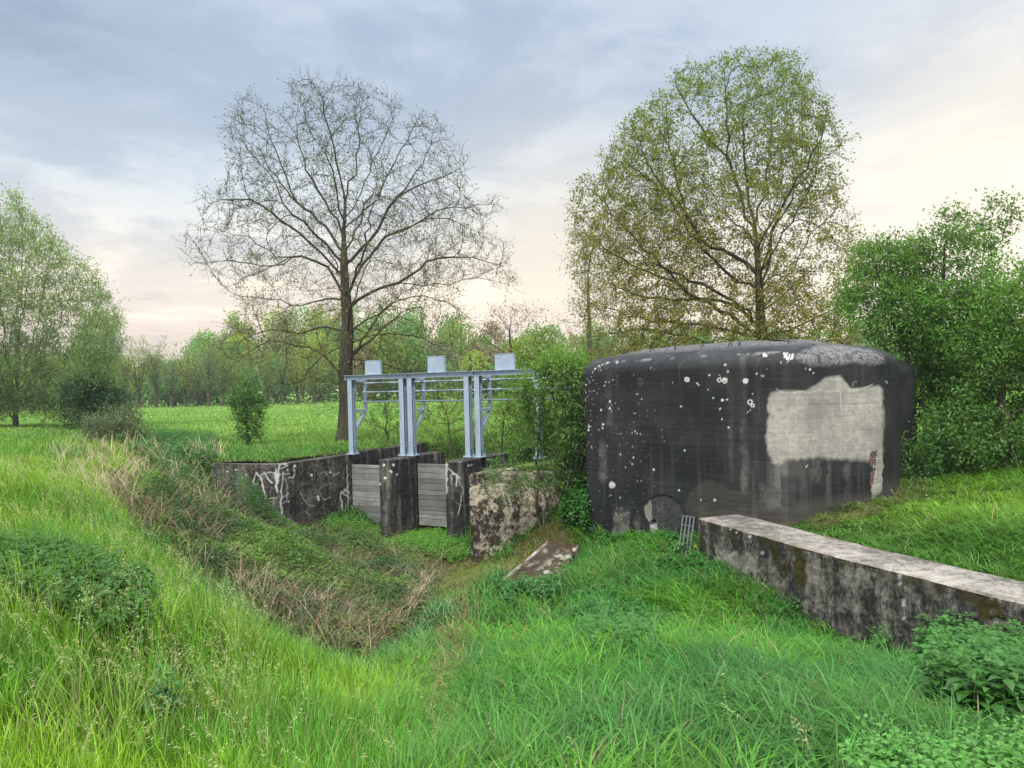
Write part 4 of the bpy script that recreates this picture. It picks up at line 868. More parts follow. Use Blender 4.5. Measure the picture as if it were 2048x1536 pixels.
    deadb = RNG.rand(n) < np.where(fbm(x * .9, y * .9, 60, 3) > .58, .08, .010); col = np.where(deadb[:, None], np.array((.34, .28, .15)), col)
    tv = RNG.uniform(.40, 1.25, nt)[idx][:, None]; col = jit(col * tv, n, .26, .08); tip = lerp(col, np.array((.34, .46, .08)), .08)
    v = blades(np.c_[x, y, z], LL, az, lean, curve, wd, col, tip, 4 if False else 3); parts.append(v)
    print('grass blades', n)
    V, f, C = join(parts); o = mesh_np('grass', V, f, M['grass'], cols={'col': C}); tag(o, 'tall green grass covering both banks and the ground beside the bunker', 'grass', None, 'stuff')
    # seed heads and flowering stems, mostly low on the left
    n = 15000; x, y = field_pts(n, 3.2, 17, 1.4); z = ground_z(x, y); px, py = proj(np.c_[x, y, z]); ok = free(x, y) & ~in_poly(px, py, Z_BRAM) & ~in_poly(px, py, Z_NETL) & ~in_poly(px, py, Z_NETR) & ~in_poly(px, py, Z_CHAN)
    pm = np.where(px < 560, .55, np.where(px < 900, .10, .01)) * (sstep(.38, .60, fbm(x * .8, y * .8, 21, 3)) + .08); ok &= RNG.rand(n) < pm; x, y, z = x[ok], y[ok], z[ok]; n = len(x)
    az = 2.9 + RNG.normal(0, .9, n); L = RNG.uniform(.38, .62, n); lean = RNG.uniform(.1, .3, n); cu = RNG.uniform(.1, .5, n); P = np.c_[x, y, z]
    st = blades(P, L, az, lean, cu, np.maximum(.0025, .0005 * y), jit((.20, .30, .07), n), jit((.36, .40, .18), n))
    hd = np.c_[np.cos(az), np.sin(az), np.zeros(n)]; parts = [st]
    for k in range(11):
        t = .68 + .32 * k / 10; hor = lean * t + cu * t * t * .75; ver = t - cu * .62 * t ** 2.4; c = P + hd * (L * hor)[:, None] + np.array([0, 0, 1]) * (L * ver)[:, None]
        d = rdir(n, .6) * .8 + hd * .8 + [0, 0, -.15]; v, q, cc = leaves(c, d, rdir(n), RNG.uniform(.018, .04, n), np.maximum(.0045, .0007 * y), jit((.44, .47, .22), n, .2)); parts.append((v, q, None, cc))
    V, f, C = join(parts); o = mesh_np('seeding_grass', V, f, M['grass'], cols={'col': C}); tag(o, 'pale feathery grass heads nodding over the green bank, mostly lower left', 'grass', None, 'stuff')
    # meadow turf beyond
    n = 200000; x, y = field_pts(n, 25, 108, 1.75, .72, 2); keep = free(x, y) & ((y > 25) | in_poly(x, y, POLY_A)); x, y = x[keep], y[keep]; n = len(x); z = ground_z(x, y); f1 = fbm(x * .12, y * .22, 3); f2 = fbm(x * .5, y * .5, 9)
    c = lerp((.17, .32, .055), (.115, .25, .045), sstep(.4, .62, f1)[:, None]); c = lerp(c, (.25, .37, .08), (sstep(.5, .66, f2) * .6)[:, None])
    v = blades(np.c_[x, y, z], RNG.uniform(.08, .24, n) * (.6 + f2), RNG.uniform(0, 6.28, n), RNG.uniform(.1, .5, n), RNG.uniform(.2, .8, n), np.maximum(.01, .0011 * y), jit(c, n, .2), None, 2)
    m = 2600; fx, fy = field_pts(m, 30, 100, 1.0, .6, 1); k = fbm(fx * .2, fy * .3, 30) + .12 * (fy > 70) > .5; fx, fy = fx[k], fy[k]; m = len(fx); fz = ground_z(fx, fy) + .24; w = leaves(np.c_[fx, fy, fz], rdir(m, .3), np.tile([0, 0, 1.0], (m, 1)) + rdir(m) * .3, .0011 * fy + .02, .0011 * fy + .02, jit((.62, .62, .52), m, .1))
    V, f, C = join([v, (w[0], w[1], None, w[2])]); o = mesh_np('meadow_grass', V, f, M['grass'], cols={'col': C}); tag(o, 'bright green meadow dotted with white flowers behind the sluice', 'meadow', None, 'stuff')
grow_grass()

# ------------------------------------------------------------------ brambles, reeds, nettles
def grow_bramble():
    n = 420000; x = RNG.uniform(-14, 1, n); y = RNG.uniform(8.5, 23, n); ok = free(x, y); x, y = x[ok], y[ok]; z = ground_z(x, y); ok = zone(x, y, z, Z_BRAM) & ~in_poly(x, y, POLY_A); x, y, z = x[ok], y[ok], z[ok]
    px, py = proj(np.c_[x, y, z]); d = seg_dist(px, py, Z_BRAM)
    md = fbm(x * .55, y * .55, 3, 3); m2 = fbm(x * 1.6, y * 1.6, 8, 3); h = (.22 + 1.05 * np.clip(md - .3, 0, 1) + .5 * (m2 - .4)) * sstep(0, 55, d)
    # heap against the foot of the wing wall
    hw = np.exp(-(((x + 6.5) / 1.1) ** 2 + ((y - 18.7) / .8) ** 2)) * .7; h = np.clip(h + hw, .04, 2); h = h * np.where((x < -6.8) & (y > 18.4), .35, 1)
    brown = sstep(.50, .64, fbm(x * .8, y * .8, 17, 4) + .10 * sstep(60, 0, d)) 
    keep = RNG.rand(len(x)) < (1 - .68 * brown) * .8; x, y, z, h, m2, hw = [a[keep] for a in (x, y, z, h, m2, hw)]; n = len(x)
    zz = z + h * RNG.uniform(.15, 1, n) ** .4; D = rdir(n, .35); up = np.tile([0, 0, 1.0], (n, 1)) + rdir(n) * .55
    f = fbm(x * 1.1, y * 1.1, 40, 3); c = lerp((.035, .105, .022), (.115, .235, .032), sstep(.38, .68, f)[:, None]); c = lerp(c, (.085, .085, .04), (RNG.rand(n) < .16)[:, None].astype(float)); c = lerp(c, (.045, .16, .028), (np.clip(hw * 1.3, 0, 1))[:, None])
    v, q, cc = leaves(np.c_[x, y, zz], D, up, RNG.uniform(.035, .075, n), RNG.uniform(.028, .055, n), jit(c, n, .3))
    parts = [(v, q, None, cc)]
    V, f_, C = join(parts); o = mesh_np('brambles', V, f_, M['fol'], cols={'col': C}); tag(o, 'dark tangled brambles filling the hollow in front of the sluice', 'brambles', None, 'stuff')
    # arching canes and dead stalks
    n = 26000; x = RNG.uniform(-14, 1, n); y = RNG.uniform(8.5, 22, n); ok = free(x, y); x, y = x[ok], y[ok]; z = ground_z(x, y); ok = zone(x, y, z, Z_BRAM) & ~in_poly(x, y, POLY_A); x, y, z = x[ok], y[ok], z[ok]; n = len(x)
    br = sstep(.46, .60, fbm(x * .8, y * .8, 17, 4)); k = RNG.rand(n) < .35 + .65 * br; x, y, z = x[k], y[k], z[k]; n = len(x)
    c = lerp((.085, .055, .035), (.30, .23, .14), (RNG.rand(n)[:, None] ** 1.8)); L = RNG.uniform(.3, .95, n)
    v1 = blades(np.c_[x, y, z + .05], L, RNG.uniform(0, 6.28, n), RNG.uniform(.2, .9, n), RNG.uniform(.5, 1.3, n), np.full(n, .009) * RNG.uniform(.6, 1.3, n), jit(c, n, .25), jit(c * 1.2, n, .2))
    # straw skirts where the photograph shows bleached litter
    parts = [v1]
    for poly, m, L0, L1, a in (([(430, 1130), (560, 1150), (600, 1240), (480, 1190)], 1100, .15, .45, .8), ([(600, 1210), (760, 1200), (860, 1170), (800, 1270), (720, 1296), (620, 1280)], 2200, .15, .42, .9),
                               ([(90, 900), (160, 870), (300, 860), (440, 900), (470, 960), (420, 1010), (300, 1030), (200, 1010), (120, 960)], 1100, .3, .95, 2.7), ([(240, 1000), (420, 990), (520, 1060), (420, 1110)], 700, .3, .8, 2.4), ([(640, 1090), (760, 1100), (820, 1140), (700, 1130)], 260, .2, .5, 1.5)):
        X = []; tot = 0
        while tot < m:
            xx = RNG.uniform(-13, 2, 6000); yy = RNG.uniform(8.5, 24, 6000); zz = ground_z(xx, yy); kk = zone(xx, yy, zz, poly) & free(xx, yy); X.append(np.c_[xx, yy, zz][kk]); tot += kk.sum()
            if not kk.any(): break
        P = np.concatenate(X)[:m]; P[:, 2] += .12 * RNG.rand(len(P)); n = len(P); cc = jit(lerp((.26, .19, .11), (.50, .42, .28), RNG.rand(n)[:, None]), n, .15)
        parts.append(blades(P, RNG.uniform(L0, L1, n) * RNG.uniform(.5, 1.1, n), a + RNG.normal(0, 1.3, n), RNG.uniform(.1, 1.3, n), RNG.uniform(.0, .9, n), np.maximum(.005, .00068 * P[:, 1]), cc, cc * 1.1))
    V, f_, C = join(parts); o = mesh_np('dead_stalks', V, f_, M['dry'], cols={'col': C}); tag(o, 'bleached straw and brown canes lying through the bramble hollow', 'dead stalks', None, 'stuff')
grow_bramble()
def patch(polys, n, x0, x1, y0, y1):
    out = []; tot = 0
    for _ in range(200):
        x = RNG.uniform(x0, x1, n); y = RNG.uniform(y0, y1, n); ok = free(x, y); x, y = x[ok], y[ok]; z = ground_z(x, y); k = np.zeros(len(x), bool)
        for p in polys: k |= zone(x, y, z, p)
        out.append(np.c_[x, y, z][k]); tot += k.sum()
        if tot >= n: break
    return np.concatenate(out)[:n]
def nettles(name, P, hmin, hmax, lf, col, label, tiers=6, stemc=(.10, .16, .05)):
    n = len(P); parts = []; h = RNG.uniform(hmin, hmax, n); lean = rdir(n, 0) * RNG.uniform(0, .18, n)[:, None]
    st = blades(P, h, RNG.uniform(0, 6.28, n), np.full(n, .08), np.full(n, .05), np.full(n, .008), jit(stemc, n), None, 2); parts.append(st); a0 = RNG.uniform(0, 6.28, n)
    for k in range(tiers):
        t = .28 + .72 * (k + 1) / tiers; size = lf * (1.12 - .62 * t ** 3) * RNG.uniform(.8, 1.2, n)
        for s in range(4):
            a = a0 + k * 1.57 * .5 + s * math.pi / 2 + RNG.normal(0, .3, n) if t > .9 else a0 + k * math.pi / 2 + (s % 2) * math.pi + RNG.normal(0, .35, n) + (s // 2) * .8
            D = np.c_[np.cos(a), np.sin(a), RNG.uniform(-.55, .25, n) + (.5 if t > .97 else 0)]; base = P + lean * t + np.c_[np.cos(a) * .02, np.sin(a) * .02, h * t]
            L = size[:, None]; D /= np.linalg.norm(D, axis=1)[:, None]; s_ = np.cross(D, np.tile([0, 0, 1.0], (n, 1))); s_ /= np.linalg.norm(s_, axis=1)[:, None]; nn = np.cross(s_, D)
            V = np.empty((n, 7, 3)); w = L * .36
            V[:, 0] = base; V[:, 1] = base + D * L * .18 + s_ * w * .95 + nn * L * .10; V[:, 2] = base + D * L * .55 + s_ * w * .78 + nn * L * .10; V[:, 3] = base + D * L - nn * L * .16
            V[:, 4] = base + D * L * .55 - s_ * w * .78 + nn * L * .10; V[:, 5] = base + D * L * .18 - s_ * w * .95 + nn * L * .10; V[:, 6] = base + D * L * .45 + nn * L * .02
            b = (np.arange(n) * 7)[:, None]; Q = np.concatenate([b + np.array(q) for q in ((0, 1, 2, 6), (6, 2, 3, 3), (0, 6, 4, 5))][::2]); T = np.concatenate([b + np.array([6, 2, 3]), b + np.array([6, 3, 4])])
            cc = jit(lerp(np.array(col), np.array(col) * 1.5, np.clip(t * 1.3 - .6, 0, 1)), n, .22); parts.append((V.reshape(-1, 3), Q, T, np.repeat(cc, 7, 0)))
    V, f_, C = join(parts); o = mesh_np(name, V, f_, M['fol'], cols={'col': C}); tag(o, label, 'nettles', None, 'stuff')
nettles('nettles', patch([Z_NETL], 620, -6.5, -1, 3.5, 9), .12, .36, .075, (.050, .135, .026), 'dark green nettle bed in the bright grass at the left edge')
nettles('nettles', patch([Z_NETR], 560, 2.4, 6.6, 3.2, 8.5), .30, .58, .11, (.045, .140, .024), 'broad-leaved nettles against the foot of the retaining wall')
nettles('nettles', patch([Z_NETB], 420, 1.0, 4.6, 1.8, 4.6), .20, .36, .055, (.085, .235, .042), 'light green dead-nettles in the lower right corner')
NB = [[(1195, 1075), (1400, 1080), (1400, 1150), (1200, 1120)], [(1390, 1100), (1440, 1130), (1450, 1165), (1400, 1160)]]
nettles('nettles', patch(NB, 150, .8, 3.6, 9, 15), .10, .22, .08, (.055, .18, .035), 'nettles growing along the foot of the black bunker wall')
nettles('nettles', patch([[(1120, 1000), (1175, 1000), (1180, 1080), (1130, 1060)]], 130, .6, 1.6, 12, 17), .4, .8, .10, (.05, .17, .035), 'tall nettles in the gap between bush and bunker')
nettles('nettles', patch([[(1130, 1240), (1300, 1230), (1330, 1330), (1180, 1350)], [(1000, 1180), (1120, 1190), (1100, 1230), (1000, 1220)], [(1740, 1270), (1840, 1290), (1850, 1330), (1760, 1320)], [(1600, 1170), (1670, 1190), (1680, 1240), (1590, 1230)], [(240, 1440), (300, 1420), (360, 1440), (330, 1490)]], 170, -3, 4, 3.6, 12), .2, .36, .075, (.05, .155, .035), 'scattered nettles half hidden in the grass of the right bank')
nettles('chickweed', patch([Z_LUSH], 1500, -5.2, .2, 16, 22.5), .08, .30, .06, (.11, .27, .035), 'bright green low weeds at the foot of the piers and board gates', 3)
nettles('weeds', patch([[(300, 870), (430, 880), (430, 1010), (330, 960), (250, 900)]], 900, -14, -6, 15, 30), .2, .45, .10, (.05, .15, .04), 'mid green weeds between the straw and the wing wall end', 3)

# ------------------------------------------------------------------ trees
def grow_limbs(P, par, limbs, seed):
    g = np.random.RandomState(seed); P = list(P); par = list(par); nt = len(P)
    for pts in limbs:
        L = resample(pts, .38, False) if False else None
        q = [np.array(p, float) for p in pts]; out = []
        for i in range(len(q) - 1):
            p0 = q[max(i - 1, 0)]; p1, p2 = q[i], q[i + 1]; p3 = q[min(i + 2, len(q) - 1)]; k = max(1, int(np.linalg.norm(p2 - p1) / .36))
            for j in range(k):
                t = j / k; out.append(.5 * (2 * p1 + (p2 - p0) * t + (2 * p0 - 5 * p1 + 4 * p2 - p3) * t * t + (3 * p1 - p0 - 3 * p2 + p3) * t ** 3) + g.normal(size=3) * .045)
        out.append(q[-1]); A_ = np.array(P); dd_ = A_ - out[0]; pr = int(np.argmin(np.sqrt(dd_[:, 0] ** 2 + dd_[:, 2] ** 2 + .03 * dd_[:, 1] ** 2))); sh = A_[pr] - out[0]; out = [o + sh * (np.array([0, 1, 0]) + np.array([1, 0, 1]) * max(0, 1 - i_ / 4)) for i_, o in enumerate(out)]
        for o in out[1:]: P.append(o); par.append(pr); pr = len(P) - 1
    return P, par
def colonise(trunk, limbs, A, di, dk, step, iters=160, up=.05, wob=.25, seed=0, max_nodes=9000):
    r = np.random.RandomState(seed); pos, par = grow_limbs([np.array(p, float) for p in trunk], [-1] + list(range(len(trunk) - 1)), limbs, seed); P = np.array(pos); par = np.array(par)
    kids = np.zeros(len(P), int); A = A.copy()
    d = np.linalg.norm(A[:, None] - P[None], axis=2); near = d.argmin(1); nd = d.min(1)
    for it in range(iters):
        act = nd < di
        if not act.any(): act = nd <= nd.min() * 1.3
        ids = near[act]; v = A[act] - P[ids]; v /= np.linalg.norm(v, axis=1)[:, None] + 1e-9
        acc = np.zeros_like(P); np.add.at(acc, ids, v); cnt = np.bincount(ids, minlength=len(P)); src = np.where((cnt > 0) & (kids < 3))[0]
        if not len(src): break
        dr = acc[src] / cnt[src][:, None]; dr /= np.linalg.norm(dr, axis=1)[:, None] + 1e-9; pd = np.where(par[src][:, None] >= 0, P[src] - P[np.maximum(par[src], 0)], 0); pd /= np.linalg.norm(pd, axis=1)[:, None] + 1e-9
        dr = dr + 1.0 * pd * (kids[src] == 0)[:, None] + r.normal(size=dr.shape) * wob + [0, 0, up]; dr /= np.linalg.norm(dr, axis=1)[:, None]
        new = P[src] + dr * step * r.uniform(.75, 1.2, (len(src), 1)); kids[src] += 1; o = len(P); P = np.concatenate([P, new]); par = np.concatenate([par, src]); kids = np.concatenate([kids, np.zeros(len(new), int)])
        dn = np.linalg.norm(A[:, None] - new[None], axis=2); m = dn.argmin(1); mv = dn[np.arange(len(A)), m]; b = mv < nd; nd[b] = mv[b]; near[b] = o + m[b]
        k = nd > dk; A = A[k]; near = near[k]; nd = nd[k]
        if len(A) < 5 or len(P) > max_nodes: break
    return P, par
def radii(P, par, tip, e=2.3, base=None):
    n = len(P); r = np.zeros(n); has = np.zeros(n, bool)
    for i in range(n - 1, -1, -1):
        if not has[i]: r[i] = tip ** e
        p = par[i]
        if p >= 0: r[p] += r[i] * 1.0; has[p] = True
    r = r ** (1 / e)
    if base: 
        q = math.log(base / tip) / math.log(r[0] / tip); r = tip * (r / tip) ** q
    return r
def tubes(P, par, r, k):
    n = len(P); ch = np.where(par >= 0)[0]; main = np.full(n, -1)
    for i in ch:
        p = par[i]
        if main[p] < 0 or r[i] > r[main[p]]: main[p] = i
    dirs = np.zeros((n, 3)); dirs[ch] = P[ch] - P[par[ch]]; dirs[0] = [0, 0, 1]; dirs /= np.linalg.norm(dirs, axis=1)[:, None] + 1e-9
    sm = dirs.copy(); hm = main >= 0; sm[hm] = dirs[hm] + dirs[main[hm]]; sm /= np.linalg.norm(sm, axis=1)[:, None] + 1e-9
    a = par[ch]; ism = main[a] == ch; d0 = np.where(ism[:, None], sm[a], dirs[ch]); r0 = np.where(ism, r[a], np.minimum(r[ch] * 1.25, r[a])); d1 = sm[ch]; r1 = r[ch]
    def rings(c, d, rr, kk):
        ref = np.tile([.31, .17, .93], (len(c), 1)); ref[np.abs(d[:, 2]) > .8] = [1, .2, 0]; 
        u = np.cross(d, ref); u /= np.linalg.norm(u, axis=1)[:, None] + 1e-9; w = np.cross(d, u); t = np.arange(kk) * 2 * np.pi / kk
        return c[:, None] + rr[:, None, None] * (np.cos(t)[None, :, None] * u[:, None] + np.sin(t)[None, :, None] * w[:, None])
    out = []
    for msk, kk in ((r1 > .03, k), (r1 <= .03, 3)):
        if not msk.any(): continue
        # use one reference frame for both ends of a segment
        c0, c1 = P[a[msk]], P[ch[msk]]; dd0, dd1 = d0[msk], d1[msk]; ref = np.tile([.31, .17, .93], (len(c0), 1)); ref[np.abs(dirs[ch[msk], 2]) > .8] = [1, .2, 0]; t = np.arange(kk) * 2 * np.pi / kk; R = []
        for c, d, rr in ((c0, dd0, r0[msk]), (c1, dd1, r1[msk])):
            u = np.cross(d, ref); u /= np.linalg.norm(u, axis=1)[:, None] + 1e-9; w = np.cross(d, u)
            R.append(c[:, None] + rr[:, None, None] * (np.cos(t)[None, :, None] * u[:, None] + np.sin(t)[None, :, None] * w[:, None]))
        V = np.concatenate(R, 1).reshape(-1, 3); m = len(c0); b = (np.arange(m) * 2 * kk)[:, None]; j = np.arange(kk); Q = np.stack([b + j, b + (j + 1) % kk, b + kk + (j + 1) % kk, b + kk + j], -1).reshape(-1, 4); out.append((V, Q))
    o = 0; VV = []; QQ = []
    for V, Q in out: VV.append(V); QQ.append(Q + o); o += len(V)
    return np.concatenate(VV), np.concatenate(QQ)
def envelope(poly, Y, n, depth=.9, seed=0, shell=.5, cull=.44, lump=.75):
    """attraction points inside the crown whose outline is given by points (x, z) at distance Y"""
    r = np.random.RandomState(seed); pts = np.array([at_y(px, py, Y) for px, py in poly]); X, Z = pts[:, 0], pts[:, 2]; pl = list(zip(X, Z)); zs = np.linspace(Z.min() + .01, Z.max() - .01, 60); lo = []; hi = []
    gx = np.linspace(X.min(), X.max(), 300)
    for z in zs:
        m = in_poly(gx, np.full(300, z), pl); lo.append(gx[m].min() if m.any() else np.nan); hi.append(gx[m].max() if m.any() else np.nan)
    lo, hi = np.array(lo), np.array(hi); g = ~np.isnan(lo); out = []; tot = 0
    while tot < 2 * n:
        x = r.uniform(X.min(), X.max(), 4 * n); z = r.uniform(Z.min(), Z.max(), 4 * n); m = in_poly(x, z, pl); x, z = x[m], z[m]; a = np.interp(z, zs[g], lo[g]); b = np.interp(z, zs[g], hi[g]); c = (a + b) / 2; h = np.maximum((b - a) / 2, .05)
        q = np.sqrt(np.clip(1 - ((x - c) / h) ** 2, 0, 1)); u = r.uniform(-1, 1, len(x)); u = np.sign(u) * np.abs(u) ** (1 - shell * .5); y = Y + u * q * np.minimum(h, np.nanmean(hi - lo) * .5) * depth; out.append(np.c_[x, y, z]); tot += len(x)
    o = np.concatenate(out); o = o[np.random.RandomState(seed + 3).permutation(len(o))]; q = fbm(o[:, 0] * lump, o[:, 1] * lump, o[:, 2] * lump + seed, 2); o = o[q > cull] if cull else o; return o[:n]
def add_twigs(P, par, r, thr, per, L, seed, spread=.9, up=.25, droop=0.0, segs=2, tip=.004):
    """fine twigs on every thin branch; returns extended skeleton and the twig nodes"""
    g = np.random.RandomState(seed); src = np.where((r < thr) & (np.arange(len(P)) > 2))[0]; idx = np.repeat(src, per); n = len(idx)
    bd = P[idx] - P[np.maximum(par[idx], 0)]; bd /= np.linalg.norm(bd, axis=1)[:, None] + 1e-9; d = bd * .7 + g.normal(size=(n, 3)) * spread * .6 + [0, 0, up]; d /= np.linalg.norm(d, axis=1)[:, None]
    LL = L * g.uniform(.4, 1.2, n); last = P[idx] - 0; pr = idx; PP = [P]; PR = [par]; RR = [r]; tw = []; o = len(P)
    for s in range(segs):
        last = last + d * (LL / segs)[:, None]; PP.append(last); PR.append(pr); RR.append(np.full(n, tip * (1.0 if s == segs - 1 else 1.5))); pr = o + np.arange(n); tw.append(pr); o += n
        d = d + g.normal(size=(n, 3)) * .3 + [0, 0, -droop]; d /= np.linalg.norm(d, axis=1)[:, None]
    return np.concatenate(PP), np.concatenate(PR), np.concatenate(RR), tw
def leaf_cloud(Pn, Dn, per, L, W_, col, spread, seed, droop=.2, aspect=None, keep=1.0, gap=None):
    g = np.random.RandomState(seed); idx = np.repeat(np.arange(len(Pn)), per); idx = idx[g.rand(len(idx)) < keep]
    if gap: q_ = Pn[idx]; idx = idx[g.rand(len(idx)) < .10 + .90 * sstep(gap[0], gap[1], fbm(q_[:, 0] * 1.3, q_[:, 1] * 1.3, q_[:, 2] * 1.3 + 20, 3))]
    n = len(idx); c = Pn[idx] + g.normal(size=(n, 3)) * spread; D = Dn[idx] * .6 + g.normal(size=(n, 3)) * .8 + [0, 0, -droop]
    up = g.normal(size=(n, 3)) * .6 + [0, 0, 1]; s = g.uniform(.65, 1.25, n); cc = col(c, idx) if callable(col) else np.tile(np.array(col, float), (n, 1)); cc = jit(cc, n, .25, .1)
    return leaves(c, D, up, L * s, W_ * s, cc)
def trunk_line(base, top, k, wob=.06, seed=1):
    g = np.random.RandomState(seed); b, t = np.array(base, float), np.array(top, float); out = []
    for i in range(k + 1): f = i / k; out.append(b + (t - b) * f + np.array([g.normal() * wob, g.normal() * wob, 0]) * math.sin(math.pi * f))
    return out
def flare(P, par, r, base, amt=1.6, h=.9):
    z = P[:, 2] - base[2]; near = np.hypot(P[:, 0] - base[0], P[:, 1] - base[1]) < .7; f = np.where(near, 1 + (amt - 1) * np.exp(-np.clip(z, 0, 9) / h * 2.2), 1); return r * f
def make_tree(kind, base, poly, Y, trunk, na, di, dk, step, tip, rbase, twig, leaf, label, cat='tree', group=None, seed=0, bark='bark', up=.05, wob=.25, shell=.5, depth=.9, k=7, limbs=None, max_nodes=9000, fl=1.5):
    root = empty(kind, base, label, cat, group); A = envelope(poly, Y, na, depth, seed, shell); P, par = colonise(trunk, limbs or [], A, di, dk, step, 170, up, wob, seed, max_nodes); r = radii(P, par, tip, rbase if rbase > 1 else 2.3, None if rbase > 1 else rbase); r = flare(P, par, r, base, fl)
    P2, par2, r2, tw = add_twigs(P, par, r, twig['thr'], twig['per'], twig['L'], seed + 1, twig.get('spread', .9), twig.get('up', .25), twig.get('droop', 0), 2, twig.get('tip', .004))
    V, Q = tubes(P2, par2, r2, k); mesh_np('trunk', V, [Q], M[bark], parent=root, smooth=True); nodes = np.concatenate(tw); D = P2[nodes] - P2[par2[nodes]]; D /= np.linalg.norm(D, axis=1)[:, None] + 1e-9
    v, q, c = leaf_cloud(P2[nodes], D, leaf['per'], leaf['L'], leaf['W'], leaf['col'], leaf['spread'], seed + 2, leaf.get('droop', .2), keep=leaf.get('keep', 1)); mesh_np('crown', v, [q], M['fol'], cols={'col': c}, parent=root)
    print(kind, 'nodes', len(P), 'twigs', len(nodes), 'leaves', len(q)); return root
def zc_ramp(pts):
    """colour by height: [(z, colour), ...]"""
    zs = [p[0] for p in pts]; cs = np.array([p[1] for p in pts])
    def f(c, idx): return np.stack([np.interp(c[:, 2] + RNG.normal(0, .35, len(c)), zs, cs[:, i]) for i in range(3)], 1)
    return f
gz = lambda x, y: float(ground_z(np.array([x]), np.array([y]))[0])

# the nearly bare oak behind the sluice
def limb3(Y, lst, seed, dep=2.2):
    """limbs measured as outlines in the picture plane, then swung towards or away from the viewer round the trunk"""
    g = np.random.RandomState(seed); out = []
    for i, pts in enumerate(lst):
        e = g.uniform(-1, 1) * dep; n = len(pts); out.append([at_y(px, py, Y + e * (k / (n - 1)) ** 1.2) for k, (px, py) in enumerate(pts)])
    return out
def depth_limbs(Y, trunk, seed, n, L, rise):
    g = np.random.RandomState(seed); out = []; zs = np.linspace(.34, .92, n)
    for i, f in enumerate(zs):
        p = np.array(trunk[int(f * (len(trunk) - 1))]); s = 1 if i % 2 else -1; a = g.uniform(-.7, .7); d = np.array([math.sin(a), s * math.cos(a), rise + .5 * f]); l = L * (1.15 - f * .6); q = [p]
        for k in range(4): q.append(q[-1] + d * l / 4); d = d + g.normal(size=3) * .18 + [0, 0, .08]
        out.append(q)
    return out
def bare_oak():
    Y = 27.6; b = at_y(690, 888, Y); b[2] = gz(b[0], b[1]) - .05
    tr = [b] + [at_y(px, py, Y) for px, py in ((691, 870), (691, 850), (692, 830), (693, 805), (692, 780), (692, 755), (691, 735), (692, 715), (694, 690), (695, 665), (695, 645), (694, 620), (692, 600), (690, 575), (689, 550), (688, 530), (688, 505), (688, 486), (687, 460), (690, 435), (690, 404))]
    lm = [[(690, 404), (675, 323), (655, 252), (640, 200), (620, 160)], [(690, 404), (708, 350), (716, 313), (722, 240), (718, 175)], [(690, 430), (720, 385), (746, 323), (775, 270), (790, 215)], [(688, 500), (650, 455), (624, 430), (584, 394), (543, 338), (508, 288), (445, 275)],
          [(584, 394), (560, 340), (540, 290), (520, 215)], [(688, 486), (660, 420), (625, 360), (600, 300), (590, 235)], [(672, 590), (652, 560), (640, 530), (600, 515), (553, 511), (492, 475), (430, 462), (385, 448)], [(600, 515), (540, 530), (470, 520), (385, 522)], [(560, 510), (500, 540), (440, 570)],
          [(700, 590), (713, 560), (726, 526), (772, 475), (822, 450), (888, 414), (950, 412), (995, 409)], [(822, 450), (880, 440), (960, 470), (1010, 490)], [(692, 530), (726, 496), (767, 435), (797, 394), (833, 343), (860, 290), (873, 242)], [(797, 394), (860, 360), (925, 325)],
          [(700, 615), (720, 595), (746, 582), (797, 567), (873, 572), (949, 557), (1025, 572)], [(797, 567), (860, 530), (930, 520), (1000, 535)], [(700, 672), (716, 658), (761, 628), (797, 597), (848, 595), (900, 607), (950, 650)], [(700, 690), (726, 679), (777, 668), (848, 679), (924, 709)],
          [(688, 745), (675, 735), (645, 709), (594, 689), (543, 684), (467, 719)], [(688, 665), (650, 650), (610, 665), (550, 660), (480, 680), (430, 690)], [(690, 605), (650, 600), (600, 610), (540, 600), (470, 590)], [(700, 724), (770, 730), (840, 745), (900, 760)], [(688, 790), (650, 820), (610, 845), (548, 850)],
          [(688, 550), (640, 500), (600, 470), (560, 440), (500, 400), (440, 400)], [(690, 470), (740, 420), (780, 350), (815, 280), (835, 240)], [(692, 640), (760, 690), (800, 740), (830, 780)], [(695, 700), (640, 720), (600, 760), (570, 770)]]
    poly = [(620, 160), (650, 150), (700, 160), (722, 170), (740, 215), (790, 210), (830, 235), (870, 235), (900, 280), (935, 320), (940, 390), (1000, 410), (980, 470), (1020, 480), (1030, 560), (980, 600), (940, 610), (960, 690), (880, 760), (760, 770), (700, 760), (640, 800), (560, 760), (470, 720), (400, 690), (430, 650), (480, 610), (430, 575), (365, 525), (372, 480), (415, 400), (450, 395), (465, 340), (440, 285), (470, 210), (520, 205), (560, 240), (590, 190)]
    make_tree('oak_tree', b, poly, Y, tr, 4600, 2.0, .34, .22, .0046, 1.76, dict(thr=.017, per=2, L=.50, up=.25, tip=.0036, spread=.75), dict(per=2, L=.07, W=.045, spread=.05, keep=.55, col=zc_ramp([(0, (.26, .27, .03)), (4, (.26, .28, .03)), (6.5, (.17, .19, .04)), (9, (.11, .14, .035)), (13, (.10, .16, .03))])),
              'tall nearly bare oak with tiny new leaves, behind the steel sluice frame', seed=4, wob=.09, up=.08, depth=.85, shell=.1, fl=1.6, max_nodes=16000, limbs=limb3(Y, lm, 5) + depth_limbs(Y, tr, 6, 9, 5.0, .35))
bare_oak()
